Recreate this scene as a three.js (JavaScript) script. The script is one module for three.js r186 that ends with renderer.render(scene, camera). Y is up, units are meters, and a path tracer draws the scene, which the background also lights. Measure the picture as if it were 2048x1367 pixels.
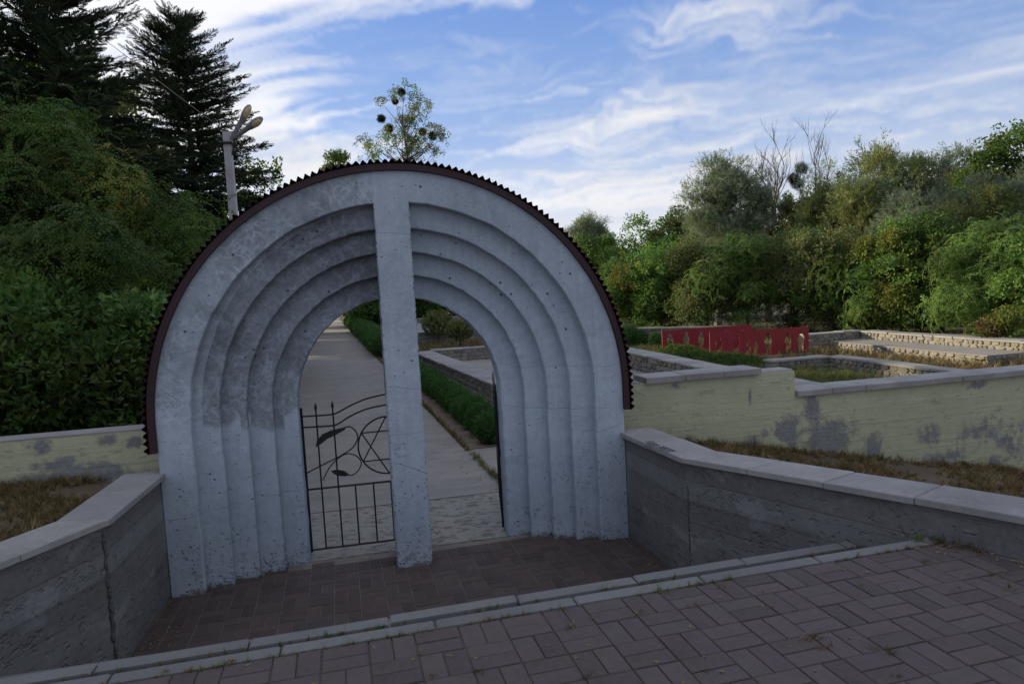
import * as THREE from 'three';
import { mergeGeometries } from 'three/addons/utils/BufferGeometryUtils.js';

// ---------------------------------------------------------------- camera, sky, sun, exposure
const scene = new THREE.Scene();
const V3 = (x = 0, y = 0, z = 0) => new THREE.Vector3(x, y, z);
const CAM = V3(-0.2813, 2.4116, 6.1588), FOCAL = 1394.86;
const RIGHT = V3(0.976824, -0.055146, 0.206818), UP = V3(0.069224, 0.995706, -0.061455), BACK = V3(-0.202541, 0.074347, 0.976447);
const camera = new THREE.PerspectiveCamera(52.211, 1024 / 683, 0.05, 600);
camera.position.copy(CAM);
camera.quaternion.setFromRotationMatrix(new THREE.Matrix4().makeBasis(RIGHT, UP, BACK));
scene.add(camera);
const SUN_AZ = -47 * Math.PI / 180, SUN_EL = 13.5 * Math.PI / 180;               // left of straight ahead, low behind the left wood
const SUN_DIR = V3(Math.sin(SUN_AZ) * Math.cos(SUN_EL), Math.sin(SUN_EL), -Math.cos(SUN_AZ) * Math.cos(SUN_EL));
const sun = new THREE.DirectionalLight(new THREE.Color(1, 0.84, 0.56), 4.8);
sun.position.copy(SUN_DIR).multiplyScalar(120); sun.castShadow = true; sun.shadow.radius = 3;
sun.shadow.mapSize.set(4096, 4096);
Object.assign(sun.shadow.camera, { left: -45, right: 45, top: 40, bottom: -30, near: 1, far: 260 });
scene.add(sun, sun.target);
const renderer = new THREE.WebGLRenderer({ antialias: true });
renderer.toneMapping = THREE.LinearToneMapping;
renderer.toneMappingExposure = 1.4;
renderer.shadowMap.enabled = true;

// ---------------------------------------------------------------- random numbers and noise
function rng(a) { return () => { a = (a + 0x6D2B79F5) | 0; let t = Math.imul(a ^ (a >>> 15), 1 | a); t = (t + Math.imul(t ^ (t >>> 7), 61 | t)) ^ t; return ((t ^ (t >>> 14)) >>> 0) / 4294967296; }; }
const LAT = new Float32Array(65536); { const r = rng(7); for (let i = 0; i < 65536; i++) LAT[i] = r(); }
function noise2(x, y) {
  const xi = Math.floor(x), yi = Math.floor(y); let fx = x - xi, fy = y - yi; fx = fx * fx * (3 - 2 * fx); fy = fy * fy * (3 - 2 * fy);
  const a = (xi & 255), b = ((xi + 1) & 255), c = (yi & 255) << 8, d = ((yi + 1) & 255) << 8;
  const p = LAT[a | c], q = LAT[b | c], r = LAT[a | d], s = LAT[b | d];
  return p + (q - p) * fx + (r - p) * fy + (p - q - r + s) * fx * fy;
}
function fbm(x, y, o = 5, g = 0.5) { let s = 0, a = 1, n = 0; for (let i = 0; i < o; i++) { s += a * noise2(x, y); n += a; a *= g; x = x * 2.03 + 17.3; y = y * 2.03 + 9.1; } return s / n; }
const clamp = (x, a = 0, b = 1) => Math.min(b, Math.max(a, x));
const sstep = (a, b, x) => { const t = clamp((x - a) / (b - a)); return t * t * (3 - 2 * t); };
const lerp = (a, b, t) => a + (b - a) * t;

// ---------------------------------------------------------------- sky: air and high cirrus, computed by direction
{
  const W = 2048, H = 1024, d = new Float32Array(W * H * 4), fwdAz = Math.atan2(0.202541, 0.976447);
  for (let j = 0; j < H; j++) {
    const lat = ((j + 0.5) / H - 0.5) * Math.PI, cl = Math.cos(lat), sl = Math.sin(lat);
    for (let i = 0; i < W; i++) {
      const lon = ((i + 0.5) / W - 0.5) * 2 * Math.PI, x = cl * Math.cos(lon), z = cl * Math.sin(lon), y = sl;
      const az = Math.atan2(x, -z) - fwdAz, A = Math.atan2(Math.sin(az), Math.cos(az)) * 57.3, E = lat * 57.3;
      const g = Math.acos(clamp(x * SUN_DIR.x + y * SUN_DIR.y + z * SUN_DIR.z, -1, 1)) * 57.3;
      const e = clamp(E / 90), up = Math.pow(clamp(E / 30), 0.75);
      // clear air
      const side = 0.72 + 0.28 * Math.exp(-Math.pow(g / 85, 2)), glow = Math.exp(-Math.pow(g / 26, 2));
      let r = lerp(0.50, 0.055, up), gr = lerp(0.62, 0.180, up), b = lerp(0.78, 0.53, up);
      const zen = sstep(24, 80, E); r = lerp(r, 0.06, zen); gr = lerp(gr, 0.16, zen); b = lerp(b, 0.46, zen);
      r *= side; gr *= side; b *= side; r += glow * 0.30; gr += glow * 0.30; b += glow * 0.27;
      // cirrus on a high sheet
      if (E > -1) {
        const k = 1 / (Math.max(sl, 0) + 0.20), px = x * k, pz = z * k, ca = Math.cos(0.42), sa = Math.sin(0.42);
        let s = px * ca + pz * sa, t = -px * sa + pz * ca;
        const w = fbm(s * 0.55 + 3, t * 0.55, 4) - 0.5, w2 = fbm(s * 0.6 + 31, t * 0.6 + 8, 4) - 0.5;
        s += w * 0.9; t += w2 * 0.9; { const q = fbm(s * 5 + 70, t * 5, 4) - 0.5; s += q * 0.22; t += (fbm(s * 5.5, t * 5.5 + 33, 4) - 0.5) * 0.24; }
        const fib = fbm(s * 2.0 + 2, t * 6.5, 7, 0.62), soft = fbm(s * 1.5 + 50, t * 2.2 + 20, 6, 0.55), wisp = fbm(s * 7 + 9, t * 22, 5, 0.65);
        const gb = (a0, e0, wa, we) => Math.exp(-Math.pow((A - a0) / wa, 2) - Math.pow((E - e0) / we, 2));
        let cov = 0.50;
        cov += 0.8 * gb(-27, 19, 14, 7.5) + 0.5 * gb(-12, 22.6, 12, 1.6) + 0.45 * gb(3, 23, 9, 1.2) + 0.55 * gb(-16, 11, 7, 4) + 0.42 * gb(4, 7, 24, 3.4);
        cov += 0.32 * gb(9, 15.6, 10, 2.4) + 0.30 * gb(16, 19.0, 9, 2.0) + 0.22 * gb(15, 12.6, 14, 1.4) + 0.4 * gb(13.5, 22.6, 4, 1.3);
        cov -= 0.42 * gb(-4, 18.6, 10, 2.2) + 0.22 * gb(-3, 14.5, 5, 2.5) + 0.34 * gb(15, 21.3, 8, 0.9) + 0.26 * gb(23, 15.0, 9, 1.5) + 0.30 * gb(31, 15.5, 7, 3) + 0.15 * gb(29, 21, 6, 1.5);
        cov += 0.55 * sstep(24, 46, E) + 0.35 * sstep(38, 70, Math.abs(A)) * (1 - sstep(24, 46, E));  // extra cirrus added overhead and behind, out of view, to brighten the scene
        let dens = clamp((0.40 * fib + 0.36 * soft + 0.24 * wisp - 0.575 + 0.20 * cov) * 3.7 * (0.55 + 0.9 * cov));
        dens = Math.max(Math.pow(dens, 0.85), 0.34 * sstep(0.36, 0.66, 0.6 * soft + 0.4 * wisp)); dens = Math.max(dens, 0.90 * sstep(13, 2.5, E)) * sstep(-1, 1, E); dens = clamp(dens);
        const sh = 0.88 + 0.30 * (fbm(s * 1.6 + 9, t * 2.4 + 4, 5) - 0.45);
        const br = (0.64 + 0.14 * Math.exp(-Math.pow(g / 70, 2)) + 0.22 * Math.exp(-Math.pow(g / 26, 2))) * sh;
        r = lerp(r, br * 1.0, dens * 0.93); gr = lerp(gr, br * 1.0, dens * 0.93); b = lerp(b, br * 1.02, dens * 0.93);
      }
      if (E < 0) { const q = sstep(0, -6, E); r = lerp(r, 0.05, q); gr = lerp(gr, 0.055, q); b = lerp(b, 0.05, q); }
      const o = (j * W + i) * 4; d[o] = r; d[o + 1] = gr; d[o + 2] = b; d[o + 3] = 1;
    }
  }
  const t = new THREE.DataTexture(d, W, H, THREE.RGBAFormat, THREE.FloatType);
  t.mapping = THREE.EquirectangularReflectionMapping; t.magFilter = t.minFilter = THREE.LinearFilter; t.needsUpdate = true;
  scene.background = t; scene.environment = t;
}

// ---------------------------------------------------------------- from a direction in the picture to a place
function ray(u, v) { return V3().addScaledVector(RIGHT, (u - 1024) / FOCAL).addScaledVector(UP, -(v - 683.5) / FOCAL).addScaledVector(BACK, -1); }
function onY(u, v, y) { const d = ray(u, v); return CAM.clone().addScaledVector(d, (y - CAM.y) / d.y); }
function onZ(u, v, z) { const d = ray(u, v); return CAM.clone().addScaledVector(d, (z - CAM.z) / d.z); }
function bearing(u, v, dist) { const d = ray(u, v); return CAM.clone().addScaledVector(d, dist / Math.hypot(d.x, d.z)); }   // at a horizontal distance
const horizon = (u) => 579 - 0.0553 * (u - 1024);
function foot(u, dist, y = 0) { const p = bearing(u, horizon(u), dist); p.y = y; return p; }
function project(p) { const q = p.clone().sub(CAM), w = -q.dot(BACK); return [1024 + FOCAL * q.dot(RIGHT) / w, 683.5 - FOCAL * q.dot(UP) / w, w]; }

// ---------------------------------------------------------------- naming, grouping, geometry helpers
const used = new Map();
function numbered(n) { const k = used.get(n) || 0; used.set(n, k + 1); return k ? `${n}_${String(k).padStart(3, '0')}` : n; }
function tag(o, label, category, group, kind) { o.userData = { ...o.userData, label, category }; if (group) o.userData.group = group; if (kind) o.userData.kind = kind; return o; }
function thing(name, label, category, p = [0, 0, 0], turn = 0, group) { const g = new THREE.Group(); g.name = numbered(name); g.position.set(...p); g.rotation.y = turn; scene.add(g); return tag(g, label, category, group); }
function part(name, geo, mat, parent, label) { const m = new THREE.Mesh(geo, mat); m.name = name; m.castShadow = m.receiveShadow = true; parent.add(m); if (label) m.userData.label = label; return m; }
function structure(name, geo, mat, label, category) { const m = new THREE.Mesh(geo, mat); m.name = name; m.castShadow = m.receiveShadow = true; m.userData = { kind: 'structure', label, category }; scene.add(m); return m; }

function fromTris(pos, uv) { const g = new THREE.BufferGeometry(); g.setAttribute('position', new THREE.Float32BufferAttribute(pos, 3)); if (uv) g.setAttribute('uv', new THREE.Float32BufferAttribute(uv, 2)); g.computeVertexNormals(); return g; }
function boxUV(g, ox = 0, oy = 0) {          // texture coordinates in metres, by the way each face points
  if (g.index) g = g.toNonIndexed();
  const p = g.attributes.position, n = p.count, uv = new Float32Array(n * 2), a = V3(), b = V3(), c = V3();
  for (let i = 0; i < n; i += 3) {
    a.fromBufferAttribute(p, i); b.fromBufferAttribute(p, i + 1); c.fromBufferAttribute(p, i + 2);
    const N = b.clone().sub(a).cross(c.clone().sub(a)), ax = Math.abs(N.x), ay = Math.abs(N.y), az = Math.abs(N.z);
    [a, b, c].forEach((q, k) => { const [s, t] = ay >= ax && ay >= az ? [q.x, q.z] : ax > az ? [q.z, q.y] : [q.x, q.y]; uv[(i + k) * 2] = s + ox; uv[(i + k) * 2 + 1] = t + oy; });
  }
  g.setAttribute('uv', new THREE.BufferAttribute(uv, 2)); return g;
}
// a slab over a convex outline (list of [x, z]), bottom heights y (number or list), thickness h, chamfer b
function slab(outline, y, h, b = 0.006) {
  const n = outline.length, pos = [], cx = outline.reduce((s, p) => s + p[0], 0) / n, cz = outline.reduce((s, p) => s + p[1], 0) / n, Y = (k) => (Array.isArray(y) ? y[k] : y);
  const ring = (k, t) => { const [x, z] = outline[k]; if (t === 0) return [x, Y(k), z]; if (t === 1) return [x, Y(k) + h - b, z]; const dx = cx - x, dz = cz - z, l = Math.hypot(dx, dz) || 1; return [x + dx / l * b * 1.4, Y(k) + h, z + dz / l * b * 1.4]; };
  let area = 0; for (let k = 0; k < n; k++) { const [x0, z0] = outline[k], [x1, z1] = outline[(k + 1) % n]; area += x0 * z1 - x1 * z0; }
  const tri = (p, q, r) => (area < 0 ? pos.push(...p, ...q, ...r) : pos.push(...p, ...r, ...q));
  for (let k = 0; k < n; k++) { const m = (k + 1) % n; for (let t = 0; t < 2; t++) { tri(ring(k, t), ring(m, t), ring(m, t + 1)); tri(ring(k, t), ring(m, t + 1), ring(k, t + 1)); } }
  for (let k = 1; k < n - 1; k++) { tri(ring(0, 2), ring(k, 2), ring(k + 1, 2)); tri(ring(0, 0), ring(k + 1, 0), ring(k, 0)); }
  return boxUV(fromTris(pos));
}
function box(x0, x1, y0, y1, z0, z1, b = 0.006) { return slab([[x0, z0], [x1, z0], [x1, z1], [x0, z1]], y0, y1 - y0, b); }
function tube(points, radii, sides = 7, closed = false) {
  const P = points.map((p) => (p.isVector3 ? p : V3(...p))), n = P.length, pos = [], rings = []; let nrm = null;
  for (let i = 0; i < n; i++) {
    const t = (closed ? P[(i + 1) % n].clone().sub(P[(i - 1 + n) % n]) : P[Math.min(i + 1, n - 1)].clone().sub(P[Math.max(i - 1, 0)])).normalize();
    if (!nrm) nrm = Math.abs(t.y) < 0.9 ? V3(0, 1, 0) : V3(1, 0, 0);
    nrm = nrm.clone().addScaledVector(t, -nrm.dot(t)).normalize(); const bi = t.clone().cross(nrm), R = typeof radii === 'number' ? radii : radii[i];
    rings.push(Array.from({ length: sides }, (_, k) => { const a = k / sides * 2 * Math.PI; return P[i].clone().addScaledVector(nrm, Math.cos(a) * R).addScaledVector(bi, Math.sin(a) * R); }));
  }
  const q = (a, b, c, d) => { for (const v of [a, b, c, a, c, d]) pos.push(v.x, v.y, v.z); };
  for (let i = 0; i < (closed ? n : n - 1); i++) for (let k = 0; k < sides; k++) q(rings[i][k], rings[i][(k + 1) % sides], rings[(i + 1) % n][(k + 1) % sides], rings[(i + 1) % n][k]);
  if (!closed) for (const [r, c, f] of [[rings[0], P[0], 1], [rings[n - 1], P[n - 1], 0]]) for (let k = 0; k < sides; k++) { const a = r[k], b = r[(k + 1) % sides]; for (const v of f ? [c, b, a] : [c, a, b]) pos.push(v.x, v.y, v.z); }
  return boxUV(fromTris(pos));
}
function smooth(points, n) { return new THREE.CatmullRomCurve3(points.map((p) => (p.isVector3 ? p : V3(...p)))).getPoints(n); }
function merge(list) { return mergeGeometries(list.map((g) => { const q = g.index ? g.toNonIndexed() : g; if (!q.attributes.uv) q.setAttribute('uv', new THREE.BufferAttribute(new Float32Array(q.attributes.position.count * 2), 2)); for (const k of Object.keys(q.attributes)) if (!['position', 'normal', 'uv'].includes(k)) q.deleteAttribute(k); return q; })); }

// ---------------------------------------------------------------- textures and materials
function tex(W, H, fn, { srgb = false, metres = [1, 1] } = {}) {       // fn(x metres, y metres, i, j) -> [r, g, b] linear 0..1
  const d = new Uint8Array(W * H * 4), enc = srgb ? (v) => 255 * (v <= 0.0031308 ? 12.92 * v : 1.055 * Math.pow(v, 1 / 2.4) - 0.055) : (v) => 255 * v;
  for (let j = 0; j < H; j++) for (let i = 0; i < W; i++) { const c = fn(i / W * metres[0], j / H * metres[1], i, j), o = (j * W + i) * 4; d[o] = enc(clamp(c[0])); d[o + 1] = enc(clamp(c[1])); d[o + 2] = enc(clamp(c[2])); d[o + 3] = 255; }
  const t = new THREE.DataTexture(d, W, H); t.wrapS = t.wrapT = THREE.RepeatWrapping; t.magFilter = THREE.LinearFilter; t.minFilter = THREE.LinearMipmapLinearFilter; t.generateMipmaps = true;
  if (srgb) t.colorSpace = THREE.SRGBColorSpace; t.repeat.set(1 / metres[0], 1 / metres[1]); t.needsUpdate = true; return t;
}
const grey = (v) => [v, v, v];
// noise that closes on itself over a square of size S
function tile(x, y, S, f, o = 5, g = 0.55) { const a = x / S, b = y / S, w = (t) => sstep(0, 1, t); const n = (p, q) => fbm(p * f, q * f, o, g); return lerp(lerp(n(x, y), n(x - S, y), w(a)), lerp(n(x, y - S), n(x - S, y - S), w(a)), w(b)); }
const std = (o) => new THREE.MeshStandardMaterial({ roughness: 0.9, metalness: 0, ...o });
const grainBump = tex(384, 384, (x, y) => grey(0.6 * tile(x, y, 1, 24, 5, 0.7) + 0.4 * tile(x + 0.3, y, 1.3, 90, 3)), {});
const mottle = (c, amp, f = 5, S = 2, speck = 0.15) => tex(256, 256, (x, y) => { const n = tile(x, y, S, f, 6, 0.62), k = tile(x + 0.7, y + 0.2, S, f * 14, 3, 0.7); const m = 1 + (n - 0.5) * 2 * amp + (k - 0.5) * 2 * speck; return c.map((v, i) => v * m * (1 + (i - 1) * 0.05 * (n - 0.5))); }, { srgb: true, metres: [S, S] });
const MAT = {
  paver: [[0.084, 0.066, 0.068], [0.090, 0.071, 0.073], [0.080, 0.063, 0.066], [0.087, 0.070, 0.070], [0.092, 0.070, 0.070]].map((c) => std({ map: mottle(c, 0.28, 4, 1, 0.22), bumpMap: grainBump, bumpScale: 0.0016 })),
  lowerPaver: [[0.070, 0.051, 0.049], [0.077, 0.057, 0.054], [0.064, 0.049, 0.047], [0.073, 0.057, 0.051], [0.080, 0.055, 0.052]].map((c) => std({ map: mottle(c, 0.34, 4, 1, 0.24), bumpMap: grainBump, bumpScale: 0.0016 })),  // darker, browner tones for the paving at the arch foot
  sandJoint: std({ map: mottle([0.17, 0.15, 0.13], 0.6, 7, 1.5, 0.4), bumpMap: grainBump, bumpScale: 0.006 }),
  joint: std({ map: mottle([0.10, 0.088, 0.068], 0.5, 6, 1.5, 0.4), bumpMap: grainBump, bumpScale: 0.006 }),
  kerb: [[0.155, 0.158, 0.158], [0.143, 0.145, 0.146]].map((c) => std({ map: mottle(c, 0.22, 4, 1.5, 0.12), bumpMap: grainBump, bumpScale: 0.001 })),
  coping: [[0.259, 0.253, 0.251], [0.236, 0.232, 0.231], [0.274, 0.266, 0.259]].map((c) => std({ map: mottle(c, 0.42, 3, 1.5, 0.16), bumpMap: grainBump, bumpScale: 0.0016 })),
  path: std({ bumpMap: grainBump, bumpScale: 0.002 }),
  iron: std({ map: mottle([0.012, 0.012, 0.013], 0.5, 8, 0.5, 0.5), roughness: 0.55, metalness: 0.2 }),
  maroon: std({ map: mottle([0.027, 0.005, 0.010], 0.3, 3, 1, 0.15), roughness: 0.6 }),
  red: std({ map: mottle([0.22, 0.009, 0.018], 0.25, 3, 1, 0.06), roughness: 0.5 }),
  pole: std({ map: mottle([0.42, 0.40, 0.42], 0.25, 6, 1, 0.2) }),
  bark: std({ map: mottle([0.09, 0.075, 0.055], 0.5, 8, 1, 0.4), bumpMap: grainBump, bumpScale: 0.02 }),
  paleBark: std({ map: mottle([0.22, 0.20, 0.17], 0.4, 8, 1, 0.3) }),
  stones: [[0.216, 0.196, 0.156], [0.248, 0.228, 0.184], [0.184, 0.172, 0.144], [0.280, 0.256, 0.212], [0.224, 0.216, 0.196], [0.160, 0.152, 0.132]].map((c) => std({ map: mottle(c, 0.38, 5, 1, 0.2), bumpMap: grainBump, bumpScale: 0.008 })),
  greyStones: [[0.19, 0.19, 0.19], [0.23, 0.225, 0.215], [0.17, 0.17, 0.175]].map((c) => std({ map: mottle(c, 0.4, 5, 1, 0.2), bumpMap: grainBump, bumpScale: 0.008 })),
  mortar: std({ map: mottle([0.25, 0.235, 0.20], 0.3, 5, 1, 0.25), bumpMap: grainBump, bumpScale: 0.01 }),
  soil: std({ map: mottle([0.085, 0.06, 0.036], 0.5, 3, 2, 0.5), bumpMap: grainBump, bumpScale: 0.02 }),
  gravel: std({ map: mottle([0.19, 0.135, 0.11], 0.45, 10, 1, 0.5), bumpMap: grainBump, bumpScale: 0.02 }),
};
// ================================================================= SETTING
const D = 0.859;                                   // the upper forecourt lies this much above the path
// ---- ground as one sheet
{
  const m = std({ map: mottle([0.105, 0.085, 0.045], 0.45, 2, 4, 0.35), bumpMap: grainBump, bumpScale: 0.03 });
  const g = boxUV(new THREE.PlaneGeometry(500, 500, 1, 1).rotateX(-Math.PI / 2)); g.translate(0, -0.03, -150);
  structure('ground', g, m, 'flat earth with thin dry grass under the trees and around the memorial', 'ground');
}
const strip = (L, R, y) => { const pos = []; for (let i = 0; i + 1 < L.length; i++) for (const p of [L[i], R[i], R[i + 1], L[i], R[i + 1], L[i + 1]]) pos.push(p[0], y, p[1]); return boxUV(fromTris(pos)); };
const pathL = (z) => -1.38 + 0.0617 * (z + 0.0), pathR = (z) => 1.32 + 0.0588 * z;
{
  const cm = tex(640, 640, (x, y) => { const n = tile(x, y, 4, 2.2, 6, 0.6), s = tile(x * 0.35, y * 2.2, 4, 3, 5, 0.6), k = tile(x, y, 4, 40, 3, 0.7); const c = 0.22 * (1 + (n - 0.5) * 0.5 + (s - 0.5) * 0.55 + (k - 0.5) * 0.25) - 0.10 * sstep(0.62, 0.72, s) * n; return [c * 1.03, c * 0.965, c * 0.90]; }, { srgb: true, metres: [4, 4] });
  MAT.path.map = cm;
  const rough = std({ map: tex(640, 320, (x, y) => { const n = tile(x * 0.7, y * 1.3, 2, 20, 4, 0.6), k = tile(x, y, 2, 50, 3, 0.7), hole = sstep(0.5, 0.66, n); const c = 0.23 * (0.75 + 0.5 * k) * (1 - 0.5 * hole) + 0.05 * tile(x, y, 2, 3, 4); return [c * 1.03, c * 0.97, c * 0.88]; }, { srgb: true, metres: [2, 1] }),
    bumpMap: tex(640, 320, (x, y) => { const n = tile(x * 0.7, y * 1.3, 2, 20, 4, 0.6); return grey(1 - 0.8 * sstep(0.5, 0.64, n) + 0.2 * tile(x, y, 2, 60, 2)); }, { metres: [2, 1] }), bumpScale: 0.014 });
  // slabs of the path, each cast bay a piece with a joint
  const path = structure('path', strip([[-2.2, -0.62], [-1.6, -1.95], [pathL(-95), -95]], [[2.2, -0.62], [1.8, -1.95], [pathR(-95), -95]], -0.02), MAT.joint, 'pale concrete path running straight away behind the gateway', 'path');
  const bays = [-1.95, -4.35, -7.4, -11.0, -15.5, -20, -26, -33, -42, -54, -70, -95];
  for (let i = 0; i + 1 < bays.length; i++) { const a = bays[i] - 0.006, b = bays[i + 1] + 0.006; part('path_slab', slab([[i ? pathL(a) : -1.6, a], [i ? pathR(a) : 1.75, a], [i ? pathR(b) : 1.6, b], [pathL(b), b]], -0.05, 0.056, 0.004), MAT.path, path); }
  part('threshold_slab', slab([[-2.2, -0.44], [2.2, -0.44], [2.2, -1.94], [-2.2, -1.94]], -0.05, 0.052, 0.004), rough, path, 'rough pitted concrete apron just behind the gate');
  structure('side_path', strip([[1.95, -4.3], [1.15, -17.3], [-0.6, -48]], [[2.75, -4.3], [1.75, -17.3], [0.2, -48]], -0.012), MAT.path, 'narrow concrete walk between the hedge and the stone parapet', 'path');
  structure('planting_strip', strip([[1.05, -4.45], [pathR(-20), -20], [pathR(-60), -60]], [[2.0, -4.45], [pathR(-20) + 0.85, -20], [pathR(-60) + 0.85, -60]], -0.008), MAT.gravel, 'reddish gravel strip under the box hedge', 'planting strip');
}
// ---- paving: basket weave of two bricks by two
const CELL = 0.205, PHI = 2.1 * Math.PI / 180, RB = 0.0025;
const paverGeo = [0, 1, 2].map((k) => { const g = slab([[-0.0995, -0.0486], [0.0995, -0.0486], [0.0995, 0.0486], [-0.0995, 0.0486]], -0.05, 0.05, 0.0035); const uv = g.attributes.uv; for (let i = 0; i < uv.count; i++) uv.setXY(i, uv.getX(i) + k * 0.37, uv.getY(i) + k * 0.61); return g; });
const wallRx = (z) => (z < 1.14 ? 2.03 + 0.06 * z : 2.1 + (z - 1.14) * 0.4325), wallLx = (z) => (z < 1.2 ? -2.1 + 0.033 * z : -2.06 - (z - 1.2) * 0.40);
const KS = Math.tan(PHI), kerbZ = (x) => 2.892 - KS * x;
function pave(parent, x0, x1, z0, z1, y, inside, seed, corner, mats = MAT.paver) {      // corner: a joint crossing, [x, z]; the cell right of it and one row back lies lengthwise
  const R = rng(seed), list = [], c = Math.cos(PHI), s = Math.sin(PHI), lx0 = corner[0] * c - corner[1] * s, lz0 = corner[0] * s + corner[1] * c;
  for (let i = Math.floor((x0 - lx0) / CELL); i <= (x1 - lx0) / CELL; i++) for (let j = Math.floor((z0 - lz0) / CELL); j <= (z1 - lz0) / CELL; j++) {
    const lay = (i + j + 1) & 1 ? 0 : 1;
    for (let k = -1; k <= 1; k += 2) {
      const lx = lx0 + (i + 0.5) * CELL + (lay ? 0 : k * CELL / 4), lz = lz0 + (j + 0.5) * CELL + (lay ? k * CELL / 4 : 0), x = lx * c + lz * s, z = -lx * s + lz * c;
      const r = [R(), R(), R(), R(), R(), R()];
      if (!inside(x, z, i, j)) continue;
      const pr = project(V3(x, y, z)), seen = pr[2] > 0.3 && pr[0] > -20 && pr[0] < 2068 && pr[1] > 0 && pr[1] < 1390;
      list.push({ x, z, y: y + (r[0] - 0.5) * 0.004, turn: PHI + (lay ? 0 : Math.PI / 2) + (r[1] - 0.5) * 0.02, tx: (r[4] - 0.5) * 0.010, tz: (r[5] - 0.5) * 0.010, g: Math.floor(r[2] * 3), m: Math.floor(r[3] * 5), w: seen ? pr[2] : 1e3 + pr[2] });
    }
  }
  list.sort((a, b) => a.w - b.w);
  const rest = [[], [], [], [], []];
  list.forEach((p, n) => {
    if (n < 300 && p.w < 1e3) { const o = part('paver', paverGeo[p.g], mats[p.m], parent); o.position.set(p.x, p.y, p.z); o.rotation.set(p.tx, p.turn, p.tz); } else {
      rest[p.m].push(paverGeo[p.g].clone().applyMatrix4(new THREE.Matrix4().makeRotationFromEuler(new THREE.Euler(p.tx, p.turn, p.tz)).setPosition(p.x, p.y, p.z)));
    }
  });
  rest.forEach((l, k) => { if (l.length) part('paver_field', merge(l), mats[k], parent).userData.kind = 'stuff'; });
}
{
  const lower = structure('lower_paving', slab([[-2.2, -0.43], [2.2, -0.43], [2.2, 1.35], [-2.2, 1.35]], -0.14, 0.1345, 0.002), MAT.sandJoint, 'brown brick paving at the foot of the arch', 'pavement');
  pave(lower, -2.3, 2.3, -0.5, 1.5, 0, (x, z) => z > -0.33 && z < 1.24 && x > wallLx(z) - 0.05 && x < wallRx(z) + 0.05, 21, [-1.1, 0.36], MAT.lowerPaver);
  const up = structure('forecourt_paving', merge([slab([[-2.72, 3.112], [2.75, 2.912], [4.25, 6.3], [4.25, 9.5], [-4.1, 9.5], [-4.1, 6.3]], D - 0.6, 0.5925, 0.002)]), MAT.joint, 'mauve brown brick forecourt laid in basket weave in front of the kerb', 'pavement');
  pave(up, -4.5, 4.6, 2.7, 9.4, D, (x, z, i, j) => j >= -1 && x > wallLx(Math.min(z, 6.2)) + 0.06 && x < wallRx(Math.min(z, 6.2)) - 0.06, 22, (() => { const p = onY(837.1, 1310.4, D); return [p.x, p.z]; })());
}
// ---- steps with kerb stones at their edges
{
  const steps = structure('entrance_steps', merge([0, 1, 2, 3, 4].map((k) => { const y = D - 0.143 * (k + 1), z1 = k ? 2.5 - 0.29 * (k - 1) : 2.885, z0 = k ? z1 - 0.30 : 2.50; return box(-2.6, 2.62, -0.1, y - 0.004 - (k ? 0 : 0.05), z0, z1 + 0.1, 0.003); })), MAT.kerb[1], 'short flight of concrete steps down to the arch', 'steps');
  const R = rng(5);
  const row = (x0, x1, first, z, y, w) => { for (let x = first; x < x1; x += 0.70) { const a = Math.max(x, x0) + 0.004, b = Math.min(x + 0.70, x1) - 0.004; if (b - a < 0.03) continue; const dz = (R() - 0.5) * 0.006, dy = (R() - 0.5) * 0.006, k = (X) => z - KS * X + dz; const q = (R() - 0.5) * 0.006; part('kerb_stone', slab([[a, k(a)], [b, k(b) + q], [b, k(b) + w + q], [a, k(a) + w]], y - 0.2, 0.2 + dy, 0.007), MAT.kerb[R() > 0.5 ? 1 : 0], steps); } };
  row(-3.0, 2.80, -2.86, 2.895, D, 0.087);
  row(-2.58, 2.60, -3.07, 2.466, D - 0.143, 0.092);
  part('tread_dirt', slab([[-2.6, 2.70], [2.6, 2.50], [2.6, 2.80], [-2.6, 2.98]], D - 0.192, 0.006, 0.001), MAT.joint, steps);
}
// ---- banks of soil beside the wings
const bankR = (x, z) => Math.max(0.86 - 0.178 * (x - 2.35), 0.02) + 0.05 * (fbm(x * 1.3, z * 1.3, 3) - 0.5), bankL = (x, z) => 0.965 + 0.055 * clamp(-2.2 - x, 0, 3) + 0.05 * (fbm(x * 1.5 + 9, z * 1.5, 3) - 0.5);
function heightSheet(nx, nz, X, Zf, h) { const pos = [], P = (i, j) => { const z = Zf(j / nz), x = X(i / nx, z); return [x, h(x, z), z]; }; for (let i = 0; i < nx; i++) for (let j = 0; j < nz; j++) { pos.push(...P(i, j), ...P(i, j + 1), ...P(i + 1, j + 1), ...P(i, j), ...P(i + 1, j + 1), ...P(i + 1, j)); } return boxUV(fromTris(pos)); }
{
  const g1 = heightSheet(60, 40, (t, z) => lerp(wallRx(z) + 0.12, 16, t * t * 0.6 + t * 0.4), (t) => lerp(-0.28, 9, t), bankR); if (g1.attributes.normal.getY(0) < 0) g1.scale(1, 1, 1);
  structure('grass_bank', g1, MAT.soil, 'bank of dry soil falling away between the right wing and the yellow wall', 'bank');
  const g2 = heightSheet(40, 40, (t, z) => lerp(-14, wallLx(z) - 0.12, t), (t) => lerp(-0.28, 9, t), bankL);
  structure('grass_bank_upper', g2, MAT.soil, 'level bank of dry soil between the left wing and the yellow wall', 'bank');
}

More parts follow.
